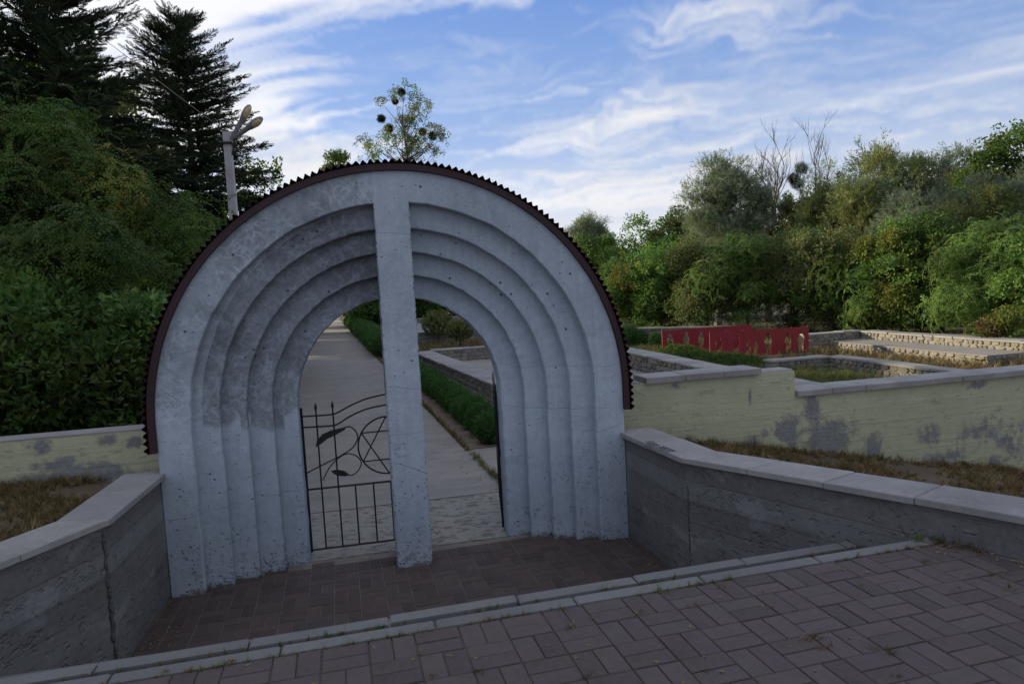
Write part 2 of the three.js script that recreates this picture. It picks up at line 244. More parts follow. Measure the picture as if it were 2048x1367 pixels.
// ================================================================= THE ARCH
const RO = 2.0354, RAD = [RO, 1.7601, 1.5511, 1.352, 1.1489, 0.9429], SPRING = 1.46, STEP = 0.101;
let archMat;
{
  const W = 1344, H = 1125, mx = 4.3, my = 3.6, N = W * H, pit = new Float32Array(N), line = new Float32Array(N), ink = new Float32Array(N), R = rng(99);
  const dot = (A, x, y, r, v) => { const cx = (x + 2.15) / mx * W, cy = y / my * H, rp = r / mx * W; for (let j = Math.floor(cy - rp - 1); j <= cy + rp + 1; j++) for (let i = Math.floor(cx - rp - 1); i <= cx + rp + 1; i++) { if (i < 0 || j < 0 || i >= W || j >= H) continue; const q = clamp(rp + 0.5 - Math.hypot(i - cx, (j - cy) * 1.0)); const o = j * W + i; A[o] = Math.max(A[o], q * v); } };
  const scratch = (A, x, y, len, ang, r, v, wob = 0.15) => { let a = ang; for (let s = 0; s < len; s += 0.002) { dot(A, x, y, r, v); a += (R() - 0.5) * wob; x += Math.cos(a) * 0.002; y += Math.sin(a) * 0.002; } };
  for (let k = 0; k < 1100; k++) dot(pit, (R() - 0.5) * 4.2, 0.5 + R() * 3.1, 0.0018 + 0.007 * R() ** 5, 0.4 + 0.6 * R());
  for (let k = 0; k < 6500; k++) { const y = 0.95 * R() ** 1.9, X = (R() - 0.5) * 4.2; if (fbm(X * 5, y * 5 + 7, 3) < 0.38 + 0.25 * R()) continue; dot(pit, X, y, 0.0016 + 0.0065 * R() ** 4, 0.5 + 0.5 * R()); }
  for (let k = 0; k < 900; k++) { const c = R() > 0.5 ? 1 : -1, x = c * (0.9 + 1.1 * R()), y = 0.95 + 0.8 * R() + (fbm(x * 3, k, 2)) * 0.1; if (R() < 0.25) dot(pit, x, y, 0.0015 + 0.003 * R(), 0.8); }
  for (const sx of [-1, 1]) for (let k = 0; k < 60; k++) dot(pit, sx * 0.151 + (R() - 0.5) * 0.012, 0.2 + 3.0 * R(), 0.003 + 0.007 * R() ** 2, 0.8);      // chipped arrises of the pillar
  for (let k = 0; k < 10; k++) for (const sx of [-1, 1]) { const a = 0.25 + R() * 1.2, r = RAD[1] + 0.14 - (k % 5) * 0.2; dot(pit, sx * r * Math.cos(a), SPRING + r * Math.sin(a), 0.011, 1); }           // tie holes
  for (const [x, y, l] of [[-0.15, 1.19, 0.3], [-0.15, 2.96, 0.3], [-0.15, 1.62, 0.3], [-2.0, 0.66, 0.42], [-1.55, 0.70, 0.3], [-1.15, 0.68, 0.2], [1.0, 1.34, 0.9], [1.3, 1.66, 0.7], [-1.95, 2.02, 0.5], [-1.95, 1.72, 0.35]]) scratch(line, x, y, l, 0.0, 0.0022, 0.55, 0.05);
  scratch(line, -0.13, 0.95, 0.30, -0.35, 0.004, 0.5, 0.08); scratch(line, 1.72, 1.02, 0.3, 0.35, 0.004, 0.4, 0.08);
  for (let k = 0; k < 70; k++) scratch(line, (R() - 0.5) * 4, 0.3 + R() * 3.1, 0.03 + 0.12 * R(), (R() - 0.5) * 3, 0.0012, 0.35, 0.2);
  {   // pencilled sums on the pillar
    const c = document.createElement('canvas'); c.width = 160; c.height = 130; const g = c.getContext('2d'); g.fillStyle = '#fff'; g.fillRect(0, 0, 160, 130); g.fillStyle = '#000'; g.font = 'italic 25px serif';
    g.fillText('1,5 • du', 14, 26); g.fillText('4,20 - 8', 12, 58); g.fillText('тр', 6, 88); g.fillText('200=90', 16, 116);
    const d = g.getImageData(0, 0, 160, 130).data, X0 = -0.135, Y0 = 1.13, sc = 0.00122;
    for (let j = 0; j < 130; j++) for (let i = 0; i < 160; i++) { const v = 1 - d[(j * 160 + i) * 4] / 255; if (v > 0.25) dot(ink, X0 + i * sc, Y0 - j * sc, 0.0013, v); }
  }
  const brush = new Float32Array(N);
  const dab = (x, y, ang, len, wid, v) => { let a = ang; const curl = (R() - 0.5) * 0.10, bristles = Array.from({ length: 7 }, () => [R() - 0.5, 0.3 + R()]); for (let s = 0; s < len; s += 0.003) { const f = Math.sin(Math.PI * s / len) * v; for (const [o, w] of bristles) { const i = Math.round((x - Math.sin(a) * o * wid + 2.15) / mx * W), j = Math.round((y + Math.cos(a) * o * wid) / my * H); if (i >= 0 && j >= 0 && i < W && j < H) brush[j * W + i] += f * w; } a += curl + (R() - 0.5) * 0.06; x += Math.cos(a) * 0.003; y += Math.sin(a) * 0.003; } };
  for (let k = 0; k < 9000; k++) { const x = (R() - 0.5) * 4.2, y = 1.2 + 2.4 * R(), gate = fbm(x * 2.5 + 4, y * 2.5, 4); if (x > 0.15 && R() > 0.3) continue; if (R() > 0.25 + 1.2 * gate) continue; dab(x, y, fbm(x * 1.5, y * 1.5, 2) * 9 + (R() - 0.5) * 1.6, 0.05 + 0.13 * R(), 0.012 + 0.02 * R(), 0.35 * (0.4 + gate)); }
  const soften = (A) => { const B = new Float32Array(N); for (let j = 1; j < H - 1; j++) for (let i = 1; i < W - 1; i++) { const o = j * W + i; B[o] = (A[o] * 2 + A[o - 1] + A[o + 1] + A[o - W] + A[o + W]) / 6; } return B; };
  const brushed = soften(soften(soften(brush)));
  const zone = new Float32Array(N);
  const col = tex(W, H, (mx_, my_, i, j) => {
    const x = mx_ - 2.15, y = my_, o = j * W + i, r = y > SPRING ? Math.hypot(x, y - SPRING) : Math.abs(x);
    const n = fbm(x * 1.3 + 7, y * 1.3, 5, 0.6), f = fbm(x * 26, y * 26, 4, 0.65), sw = Math.min(1, brushed[o]), st = fbm(x * 30, y * 2.5, 4, 0.6);
    const ringNo = r > RAD[1] ? 0 : r > RAD[2] ? 1 : r > RAD[3] ? 2 : r > RAD[4] ? 3 : 4;
    const edge = SPRING + [-0.02, -0.05, -0.16, -0.03, 0.05][ringNo] * 1 + (noise2(x * 9, 3.3) - 0.5) * 0.12 + (noise2(x * 40, y * 40) - 0.5) * 0.03;
    const onPillar = Math.abs(x) < 0.152;
    const bare = x < 0 && !onPillar ? sstep(edge - 0.03, edge + 0.03, y + (f - 0.5) * 0.05) * (ringNo === 0 ? 0.45 + 0.45 * sstep(0.42, 0.58, fbm(x * 3 + 12, y * 3 + 5, 4, 0.6)) : 1) : 0;
    zone[o] = bare;
    let p = 0.415 + (n - 0.5) * 0.17 + (f - 0.5) * 0.10 + (st - 0.5) * 0.07;
    let cr = p * 0.84, cg = p * 0.965, cb = p * 1.12;
    const br = 0.18 + 0.22 * sw * (ringNo === 0 ? 1 : 0.6) + (ringNo === 0 ? 0.08 : 0) + (n - 0.5) * 0.26 + (f - 0.5) * 0.12;
    cr = lerp(cr, br * 0.87, bare * 0.92); cg = lerp(cg, br * 0.97, bare * 0.92); cb = lerp(cb, br * 1.10, bare * 0.92);
    if (!bare) { const sc = sw * 0.05; cr += sc; cg += sc; cb += sc; }
    // flaked paint near the foot, with ragged outlines
    const fl = sstep(0.66, 0.72, fbm(x * 30 + 3, y * 30, 4, 0.65) - 0.35 * y + 0.10) * (y < 0.6 ? 0.8 : 0); cr = lerp(cr, 0.16, fl * 0.75); cg = lerp(cg, 0.17, fl * 0.75); cb = lerp(cb, 0.19, fl * 0.75);
    const moss = sstep(0.5, 0.75, fbm(x * 16 + 60, y * 22, 5, 0.65) - 6 * y + 0.16); cr = lerp(cr, 0.09, moss * 0.8); cg = lerp(cg, 0.09, moss * 0.8); cb = lerp(cb, 0.065, moss * 0.8);
    const k = Math.max(pit[o], 0); cr = lerp(cr, 0.05, k * 0.85); cg = lerp(cg, 0.06, k * 0.85); cb = lerp(cb, 0.085, k * 0.85);
    const l = line[o]; cr *= 1 - 0.5 * l; cg *= 1 - 0.5 * l; cb *= 1 - 0.48 * l;
    const q = ink[o] * 0.55; return [cr * (1 - q), cg * (1 - q), cb * (1 - q * 0.9)];
  }, { srgb: true, metres: [mx, my] });
  const bump = tex(W, H, (a, b, i, j) => { const x = a - 2.15, y = b, o = j * W + i; return grey(0.62 + 0.22 * (fbm(x * 12, y * 12, 5, 0.6) - 0.5) + 0.14 * (fbm(x * 60, y * 60, 2) - 0.5) + zone[o] * 0.05 * (fbm(x * 90, y * 20, 3) - 0.5) - 0.55 * pit[o] - 0.3 * line[o]); }, { metres: [mx, my] });
  archMat = std({ map: col, bumpMap: bump, bumpScale: 0.012, roughness: 0.88 });
}
const arch = thing('arch_gateway', 'stepped white arch with central pillar under a dark red corrugated roof', 'gateway');
function frontUV(g) { if (g.index) g = g.toNonIndexed(); const p = g.attributes.position, uv = new Float32Array(p.count * 2); for (let i = 0; i < p.count; i++) { uv[2 * i] = p.getX(i) + 2.15 - 0.7 * p.getZ(i) * Math.sign(p.getX(i) || 1); uv[2 * i + 1] = p.getY(i) - 0.35 * p.getZ(i) * 0; } g.setAttribute('uv', new THREE.BufferAttribute(uv, 2)); return g; }
function horseshoe(ro, ri, z0, z1, y0, bev, seed, amp) {       // legs and half ring between two radii, from z0 (back) to z1 (front)
  const n = 72, sec = [], legs = 16;
  for (let i = 0; i <= legs; i++) sec.push([-1, 0, lerp(y0, SPRING, i / legs)]);
  for (let i = 1; i < n; i++) { const a = Math.PI - i / n * Math.PI; sec.push([Math.cos(a), Math.sin(a), SPRING]); }
  for (let i = 0; i <= legs; i++) sec.push([1, 0, lerp(SPRING, y0, i / legs)]);
  const pos = [], nz = (s, k) => (noise2(s * 0.9 + seed, k * 7.7 + seed) - 0.5) * amp + (noise2(s * 3.1 + seed, k * 5.1) - 0.5) * amp * 0.6;
  const ringPts = sec.map(([c, s, y], k) => { const a = ro + (seed >= 0 ? 0 : 0), b = ri + nz(k, 1), f = z1 + nz(k, 2) * 0.5; const P = (r, z) => [c * r, y + s * r, z]; return [P(a, z0), P(a, f - bev), P(a - bev, f), P(b + bev, f), P(b, f - bev), P(b, z0)]; });
  const quad = (a, b, c, d) => pos.push(...a, ...b, ...c, ...a, ...c, ...d);
  for (let k = 0; k + 1 < ringPts.length; k++) for (let m = 0; m < 6; m++) quad(ringPts[k][m], ringPts[k][(m + 1) % 6], ringPts[k + 1][(m + 1) % 6], ringPts[k + 1][m]);
  for (const e of [ringPts[0], ringPts[ringPts.length - 1]]) for (let m = 1; m < 5; m++) pos.push(...e[0], ...e[m], ...e[m + 1]);
  return frontUV(fromTris(pos));
}
for (let k = 1; k <= 5; k++) part('arch_ring', horseshoe(k > 1 ? RAD[k - 1] + 0.03 : RO, RAD[k], -0.66 + 0.004 * k, -STEP * (k - 1), -0.03, 0.008, k * 3.3, 0.010), archMat, arch);
{   // pillar, its front 2 mm proud of the outer ring, edges a little chipped
  const pos = [], n = 60, y0 = -0.03, y1 = 3.462, hw = 0.1515, bev = 0.009;
  const sect = (t, k) => { const y = lerp(y0, y1, t), j = (s) => (noise2(t * 55 + s * 9, s) - 0.5) * 0.008 * (t < 0.92 ? 1 : 0), w = hw + 0.004 * (1 - t), f = 0.003; return [[-w + j(1), y, -0.44], [-w + j(1), y, f - bev], [-w + bev + j(1) + Math.max(0, j(3)), y, f], [w - bev + j(2) - Math.max(0, j(4)), y, f], [w + j(2), y, f - bev], [w + j(2), y, -0.44]]; };
  const q = (a, b, c, d) => pos.push(...a, ...b, ...c, ...a, ...c, ...d);
  for (let i = 0; i < n; i++) { const a = sect(i / n), b = sect((i + 1) / n); for (let m = 0; m < 6; m++) q(a[m], a[(m + 1) % 6], b[(m + 1) % 6], b[m]); }
  part('pillar', frontUV(fromTris(pos)), archMat, arch, 'square central pillar with pencilled sums on its face');
}
{   // dark red roof: a plain edge band and the corrugated sheet over it
  const yEnd = 1.235, band = [], rIn = RO - 0.004, rOut = RO + 0.050;
  const sec = (r, z) => { const out = [], n = 120; out.push([-r, yEnd, z]); for (let i = 0; i <= n; i++) { const a = Math.PI - i / n * Math.PI; out.push([Math.cos(a) * r, SPRING + Math.sin(a) * r, z]); } out.push([r, yEnd, z]); return out; };
  const loops = [sec(rIn, 0.012), sec(rIn, 0.034), sec(rOut, 0.034), sec(rOut, -0.70), sec(RO + 0.004, -0.70), sec(RO + 0.004, 0.012)], q = (a, b, c, d) => band.push(...a, ...b, ...c, ...a, ...c, ...d);
  for (let m = 0; m < 6; m++) { const A = loops[m], B = loops[(m + 1) % 6]; for (let i = 0; i + 1 < A.length; i++) q(A[i], B[i], B[i + 1], A[i + 1]); }
  for (const e of [0, loops[0].length - 1]) { const [a, b, c, d, f, g] = loops.map((l) => l[e]); q(a, b, c, g); q(c, d, f, g); }
  part('roof_edge_band', boxUV(fromTris(band)), MAT.maroon, arch);
  const teeth = [], pts = [], pitch = 0.0605, L = Math.PI * (rOut + 0.01), legs = SPRING - yEnd, total = L + 2 * legs, n = Math.round(total / pitch) * 4, R = rng(12);
  for (let i = 0; i <= n; i++) {
    const s = i / n * total, ph = i % 4, amp = [0.006, 0.006, 0.05, 0.05][ph] * 1, bump = ph === 2 || ph === 3 ? 0.05 : 0.004; let r = rOut + (ph === 0 ? 0.003 : ph === 1 ? 0.020 : ph === 2 ? 0.037 : 0.020) + (R() - 0.5) * 0.008, x, y;
    const at = s < legs ? [-r, yEnd + s] : s > legs + L ? [r, SPRING - (s - legs - L)] : [-Math.cos((s - legs) / L * Math.PI) * r, SPRING + Math.sin((s - legs) / L * Math.PI) * r];
    pts.push(at);
  }
  const zf = 0.055, zb = -0.74, th = 0.0025;
  for (let i = 0; i + 1 < pts.length; i++) { const [ax, ay] = pts[i], [bx, by] = pts[i + 1], dx = bx - ax, dy = by - ay, l = Math.hypot(dx, dy), nx = dy / l * -th, ny = dx / l * th;
    const A = [ax, ay, zf], B = [bx, by, zf], C = [bx, by, zb], E = [ax, ay, zb], o = (p) => [p[0] + nx, p[1] + ny, p[2]];
    for (const [a, b, c, d] of [[A, B, C, E], [o(A), o(E), o(C), o(B)], [A, o(A), o(B), B]]) teeth.push(...a, ...b, ...c, ...a, ...c, ...d); }
  part('roof_sheet', boxUV(fromTris(teeth)), MAT.maroon, arch, 'dark red corrugated metal sheet with a saw-toothed edge');
}

// ================================================================= GATE LEAVES
const ZG = -0.585;
function gateLeaf(label, group) {
  const g = thing('gate_leaf', label, 'gate', [0, 0, 0], 0, group), X0 = -0.945, L = (u, v) => { const p = onZ(u, v, ZG); return V3(p.x - X0, p.y, 0); }, bar = (a, b, w = 0.0075) => tube([a, b], w, 4), w = 0.0075;
  part('stile', bar(V3(0.012, 0.035, 0), V3(0.012, 1.42, 0), 0.011), MAT.iron, g); part('stile', bar(V3(1.03, 0.035, 0), V3(1.03, 1.47, 0), 0.011), MAT.iron, g);
  part('rail', bar(V3(0, 0.055, 0.001), V3(1.04, 0.055, 0.001), 0.010), MAT.iron, g); part('rail', bar(V3(0, 0.64, 0.001), V3(1.04, 0.635, 0.001), 0.010), MAT.iron, g);
  for (const [u0, v0, u1, v1] of [[632, 815, 651, 1090], [667, 811, 683, 1089]]) { const a = L(u0, v0), b = L(u1, v1); const x = (a.x + b.x) / 2, o = part('bar', bar(V3(x, 0.05, 0.004), V3(x, a.y, 0.004)), MAT.iron, g); part('spear_tip', tube([V3(x, a.y - 0.02, 0.004), V3(x, a.y + 0.005, 0.004), V3(x, a.y + 0.05, 0.004)], [0.008, 0.014, 0.001], 4), MAT.iron, o); }
  for (const x of [0.455, 0.625, 0.79, 0.93]) part('bar', bar(V3(x, 0.06, -0.003), V3(x, 0.63, -0.003)), MAT.iron, g);
  for (const P of [[[600, 833], [632, 831], [666, 828], [676, 824], [700, 811], [730, 798], [766, 789], [800, 784], [838, 782]], [[600, 855], [632, 853], [668, 850], [678, 846], [702, 831], [735, 817], [768, 810], [800, 805], [838, 803]]]) part('top_rail', tube(smooth(P.map(([u, v]) => L(u, v)), 30), 0.0085, 5), MAT.iron, g);
  const c = L(775, 889), r = Math.abs(L(716, 889).x - c.x), circ = (a, q = r) => V3(c.x + Math.cos(a) * q, c.y + Math.sin(a) * q, 0.004);
  part('ring', tube(Array.from({ length: 40 }, (_, k) => circ(k / 40 * 2 * Math.PI)), 0.0085, 5, true), MAT.iron, g);
  part('star', merge([0, 1, 2, 3, 4, 5].map((k) => tube([circ((30 + 60 * k) * Math.PI / 180), circ((150 + 60 * k) * Math.PI / 180)], 0.0065, 4))), MAT.iron, g, 'six-pointed star inside the ring');
  part('scroll', tube(smooth([[687, 855], [699, 852.6], [710, 860], [715, 874], [707, 892], [687, 907], [641, 930.5], [606, 949]].map(([u, v]) => L(u, v).add(V3(0, 0, 0.010))), 36), 0.007, 5), MAT.iron, g);
  part('scroll', tube(smooth([[646, 959], [657, 937], [674.5, 917], [694.4, 906.4], [714, 912], [722, 924], [717, 939], [704, 949], [694, 948]].map(([u, v]) => L(u, v).add(V3(0, 0, 0.010))), 36), 0.006, 5), MAT.iron, g);
  for (const pts of [[[631, 893], [634, 880], [645, 868], [662, 860], [688, 854], [690, 858], [672, 868], [655, 876], [641, 887]], [[662, 941], [674, 938], [688, 941], [700, 949], [690, 951], [676, 950], [667, 946]]]) { const s = new THREE.Shape(pts.map(([u, v]) => { const p = L(u, v); return new THREE.Vector2(p.x, p.y); })); const e = new THREE.ExtrudeGeometry(s, { depth: 0.005, bevelEnabled: true, bevelSize: 0.002, bevelThickness: 0.002, bevelSegments: 1 }); e.translate(0, 0, 0.006); part('iron_leaf', boxUV(e), MAT.iron, g); }
  return g;
}
{ const a = gateLeaf('black iron gate leaf with star and scrolls, shut left of the pillar', 'gate leaves'); a.position.set(-0.945, 0, ZG);
  const b = gateLeaf('black iron gate leaf swung open edge-on against the right jamb', 'gate leaves'); b.position.set(0.925, 0, -0.60); b.rotation.y = (90 - 9.2) * Math.PI / 180; b.scale.z = 1; }

// ================================================================= WALLS
const boardTone = (k) => noise2(k * 5.37 + 3, 8.1), boardOf = (x, y) => (y + 0.006 * noise2(x * 2, 3)) / 0.168;
const concreteMap = tex(768, 768, (x, y) => { const n = tile(x, y, 3.024, 1.6, 6, 0.62), h = tile(x * 0.3, y * 3, 3.024, 2.4, 5, 0.6), k = tile(x, y, 3.024, 45, 3, 0.7), q = boardOf(x, y), bi = Math.floor(q), bf = q - bi; let c = 0.142 * (1 + (n - 0.5) * 1.3 + (h - 0.5) * 0.6 + (k - 0.5) * 0.5 + (boardTone(bi) - 0.5) * 0.3); c *= 1 - 0.12 * (bf < 0.05 ? 1 : 0) * sstep(0.3, 0.6, h + 0.1); c += sstep(0.62, 0.72, tile(x + 1, y * 1.3, 3.024, 4, 5, 0.65)) * 0.05; return [c * 0.99, c * 0.99, c * 1.0]; }, { srgb: true, metres: [3.024, 3.024] });
const concreteBump = tex(768, 768, (x, y) => { const n = tile(x * 0.5, y * 2.5, 3.024, 8, 5, 0.65), p = tile(x + 2, y, 3.024, 26, 3, 0.7), q = boardOf(x, y), bi = Math.floor(q), bf = q - bi; return grey(0.55 + 0.45 * (n - 0.5) - 0.4 * sstep(0.62, 0.72, p) + 0.25 * (boardTone(bi + 40) - 0.5) + (bf < 0.05 ? -0.10 : bf > 0.96 ? 0.08 : 0)); }, { metres: [3.024, 3.024] });
const wingMat = std({ map: concreteMap, bumpMap: concreteBump, bumpScale: 0.018 });
function wing(label, P, topY, side, slabLen, seed) {       // P: inner face line [[x, z], ...]; topY: heights of the wall top at those points
  const t = thing('wing_wall', label, 'wall', [0, 0, 0], 0), R = rng(seed), pos = [], th = 0.27;
  const nrm = (i) => { const j = clamp(i, 0, P.length - 2), dx = P[j + 1][0] - P[j][0], dz = P[j + 1][1] - P[j][1], l = Math.hypot(dx, dz); return [side * dz / l, -side * dx / l]; };   // outward, away from the stairs
  const offs = (i, d) => { const a = nrm(i - 1), b = nrm(i), s = i === 0 ? b : i === P.length - 1 ? a : [a[0] + b[0], a[1] + b[1]], l = Math.hypot(...s), c = s[0] / l * b[0] + s[1] / l * b[1]; return [P[i][0] + s[0] / l * d / c, P[i][1] + s[1] / l * d / c]; };
  const quad = (a, b, c, d) => (side > 0 ? pos.push(...a, ...b, ...c, ...a, ...c, ...d) : pos.push(...a, ...c, ...b, ...a, ...d, ...c));
  for (let i = 0; i + 1 < P.length; i++) {
    const cuts = [-0.12]; while (cuts[cuts.length - 1] < 1) cuts.push(cuts[cuts.length - 1] + 0.15 + 0.04 * R());
    cuts[cuts.length - 1] = 1;
    let prev = 0;
    for (let k = 0; k + 1 < cuts.length; k++) {        // the boards of the formwork left courses a few millimetres apart
      const d = (R() - 0.5) * 0.005, f = (c, j) => (c < 0 ? -0.12 : c * topY[j]), A = offs(i, d), B = offs(i + 1, d), n = 8;
      for (let m = 0; m < n; m++) { const s0 = m / n, s1 = (m + 1) / n, pt = (s, c) => [lerp(A[0], B[0], s), lerp(f(c, i), f(c, i + 1), s), lerp(A[1], B[1], s)]; quad(pt(s0, cuts[k]), pt(s1, cuts[k]), pt(s1, cuts[k + 1]), pt(s0, cuts[k + 1])); }
      const A0 = offs(i, prev), B0 = offs(i + 1, prev); quad([A0[0], f(cuts[k], i), A0[1]], [B0[0], f(cuts[k], i + 1), B0[1]], [B[0], f(cuts[k], i + 1), B[1]], [A[0], f(cuts[k], i), A[1]]); prev = d;
    }
    const a = offs(i, 0.004), b = offs(i + 1, 0.004), c = offs(i + 1, th), d = offs(i, th);
    quad([a[0], topY[i], a[1]], [b[0], topY[i + 1], b[1]], [c[0], topY[i + 1], c[1]], [d[0], topY[i], d[1]]); quad([c[0], -0.12, c[1]], [d[0], -0.12, d[1]], [d[0], topY[i], d[1]], [c[0], topY[i + 1], c[1]]);
    // coping slabs
    const len = Math.hypot(P[i + 1][0] - P[i][0], P[i + 1][1] - P[i][1]), n = Math.max(1, Math.round(len / slabLen)), I0 = offs(i, -0.045), I1 = offs(i + 1, -0.045), O0 = offs(i, th + 0.04), O1 = offs(i + 1, th + 0.04), g = 0.004 / len;
    const cut = Array.from({ length: n + 1 }, (_, m) => (m && m < n ? (m + (R() - 0.5) * 0.25) / n : m / n));
    for (let m = 0; m < n; m++) {
      const s0 = cut[m] + g, s1 = cut[m + 1] - g, L = (a, b, s) => [lerp(a[0], b[0], s), lerp(a[1], b[1], s)], y = (s) => lerp(topY[i], topY[i + 1], s) + 0.001, dy = (R() - 0.5) * 0.006;
      part('coping_slab', slab([L(I0, I1, s0), L(I0, I1, s1), L(O0, O1, s1), L(O0, O1, s0)], [y(s0) + dy, y(s1) + dy, y(s1) + dy, y(s0) + dy], 0.041, 0.006), MAT.coping[Math.floor(R() * 3)], t);
    }
  }
  part('wall_body', boxUV(fromTris(pos)), wingMat, t);
  return t;
}
wing('dark board-marked concrete wing wall with a name scrawled on its pale coping', [[2.030, -0.12], [2.1, 1.14], [2.79, 2.735], [4.2, 6.0]], [0.975, 0.985, 1.045, 1.13], 1, 0.62, 31);
wing('dark board-marked concrete wing wall with a vertical cracked joint beside dry grass', [[-2.035, -0.12], [-2.06, 1.2], [-2.75, 2.9], [-4.0, 6.0]], [1.02, 1.02, 1.085, 1.2], -1, 0.60, 32);
for (const [k, x, z, top, w] of [[1, -2.062, 1.215, 0.99, 0.016], [0, 2.103, 1.155, 0.80, 0.008]]) {   // ragged mortar joint at the bend of each wing
  const wall = scene.children.filter((o) => o.name.startsWith('wing_wall'))[k], R = rng(70 + k), n = 46;
  part('ragged_joint', tube(Array.from({ length: n }, (_, i) => V3(x + (R() - 0.5) * w * 0.9, -0.05 + (top + 0.05) * i / (n - 1), z + (R() - 0.5) * w * 1.2)), Array.from({ length: n }, () => w * (0.35 + 0.9 * R())), 5), std({ map: mottle([0.075, 0.072, 0.07], 0.5, 9, 0.5, 0.5), bumpMap: grainBump, bumpScale: 0.01 }), wall, 'dark crumbling mortar joint at the bend');
}
{   // the scrawl on the coping, flat ink marks
  const c = document.createElement('canvas'); c.width = 512; c.height = 200; const g = c.getContext('2d'); g.clearRect(0, 0, 512, 200); g.fillStyle = '#fff'; g.font = 'italic bold 84px serif'; g.fillText('Кара', 10, 80); g.fillText('МЕГІ', 250, 84); g.fillText('АХ', 150, 176);
  const d = g.getImageData(0, 0, 512, 200).data, cells = [];
  const a = onY(1308, 876, 1.045), b = onY(1362, 899, 1.045), dir = b.clone().sub(a), L = dir.length(); dir.normalize(); const perp = V3(-dir.z, 0, dir.x), y = 1.0315;
  for (let j = 0; j < 200; j += 4) for (let i = 0; i < 512; i += 4) if (d[(j * 512 + i) * 4 + 3] > 110) { const s = L / 512, p = (x, z) => { const q = a.clone().addScaledVector(dir, x * s).addScaledVector(perp, z * s * 1.3); return [q.x, y, q.z]; }; const A = p(i, j), B = p(i + 4, j), C = p(i + 4, j + 4), E = p(i, j + 4); cells.push(...A, ...C, ...B, ...A, ...E, ...C); }
  const wall = scene.children.find((o) => o.name === 'wing_wall'); part('scrawl', fromTris(cells), std({ color: new THREE.Color(0.03, 0.03, 0.05) }), wall, 'dark handwritten scrawl on the coping').name = 'handwriting';
}
// ---- pale yellow boundary walls
const ZY = -0.35;
function yellowMat(x0, wM, patches, seed) {
  const W = 1536, H = 384, hM = 1.6;
  const f = (a, b) => { const x = a + x0, y = b; const n = fbm(x * 1.2 + seed, y * 1.2, 5, 0.6), g = fbm(x * 5 + seed, y * 5, 5, 0.65), k = fbm(x * 40, y * 40, 3, 0.7), brd = fbm(x * 2.2 + seed, y * 26, 5, 0.6), st = fbm(x * 22 + seed, y * 16, 5, 0.7);
    let m = 0; for (const [px, py, rx, ry] of patches) { const q = 1.05 - Math.hypot((x - px) / rx, (y - py) / ry) + (g - 0.5) * 2.4 + (st - 0.5) * 0.9 + (n - 0.5) * 1.2; m = Math.max(m, sstep(0.05, 0.85, q)); }
    return { n, g, k, brd, m, scuff: sstep(0.63, 0.72, fbm(x * 11 + 20, y * 24 + seed, 5, 0.7)) }; };
  const map = tex(W, H, (a, b) => { const { n, g, k, brd, m, scuff } = f(a, b); const p = 1 + (n - 0.5) * 0.28 + (g - 0.5) * 0.16 + (k - 0.5) * 0.18; let c = [0.395 * p, 0.40 * p, 0.262 * p]; const gm = 0.16 * (1 + (k - 0.5) * 0.7 + (g - 0.5) * 0.5), t = m * 0.88; c = [lerp(c[0], gm, t), lerp(c[1], gm * 1.02, t), lerp(c[2], gm * 1.08, t)]; const s = scuff * 0.28; return c.map((v) => v * (1 - s) + 0.11 * s); }, { srgb: true, metres: [wM, hM] });
  const bump = tex(W, H, (a, b) => { const { g, k, brd, m, scuff } = f(a, b); const line = Math.abs(((b + 0.012 * (g - 0.5)) / 0.17) % 1 - 0.5) < 0.03 ? 0.09 : 0; return grey(0.55 + (brd - 0.5) * 0.45 + (k - 0.5) * 0.15 - m * 0.12 - scuff * 0.15 + line); }, { metres: [wM, hM] });
  for (const t of [map, bump]) t.offset.set(-x0 / wM, 0);
  return std({ map, bumpMap: bump, bumpScale: 0.012 });
}
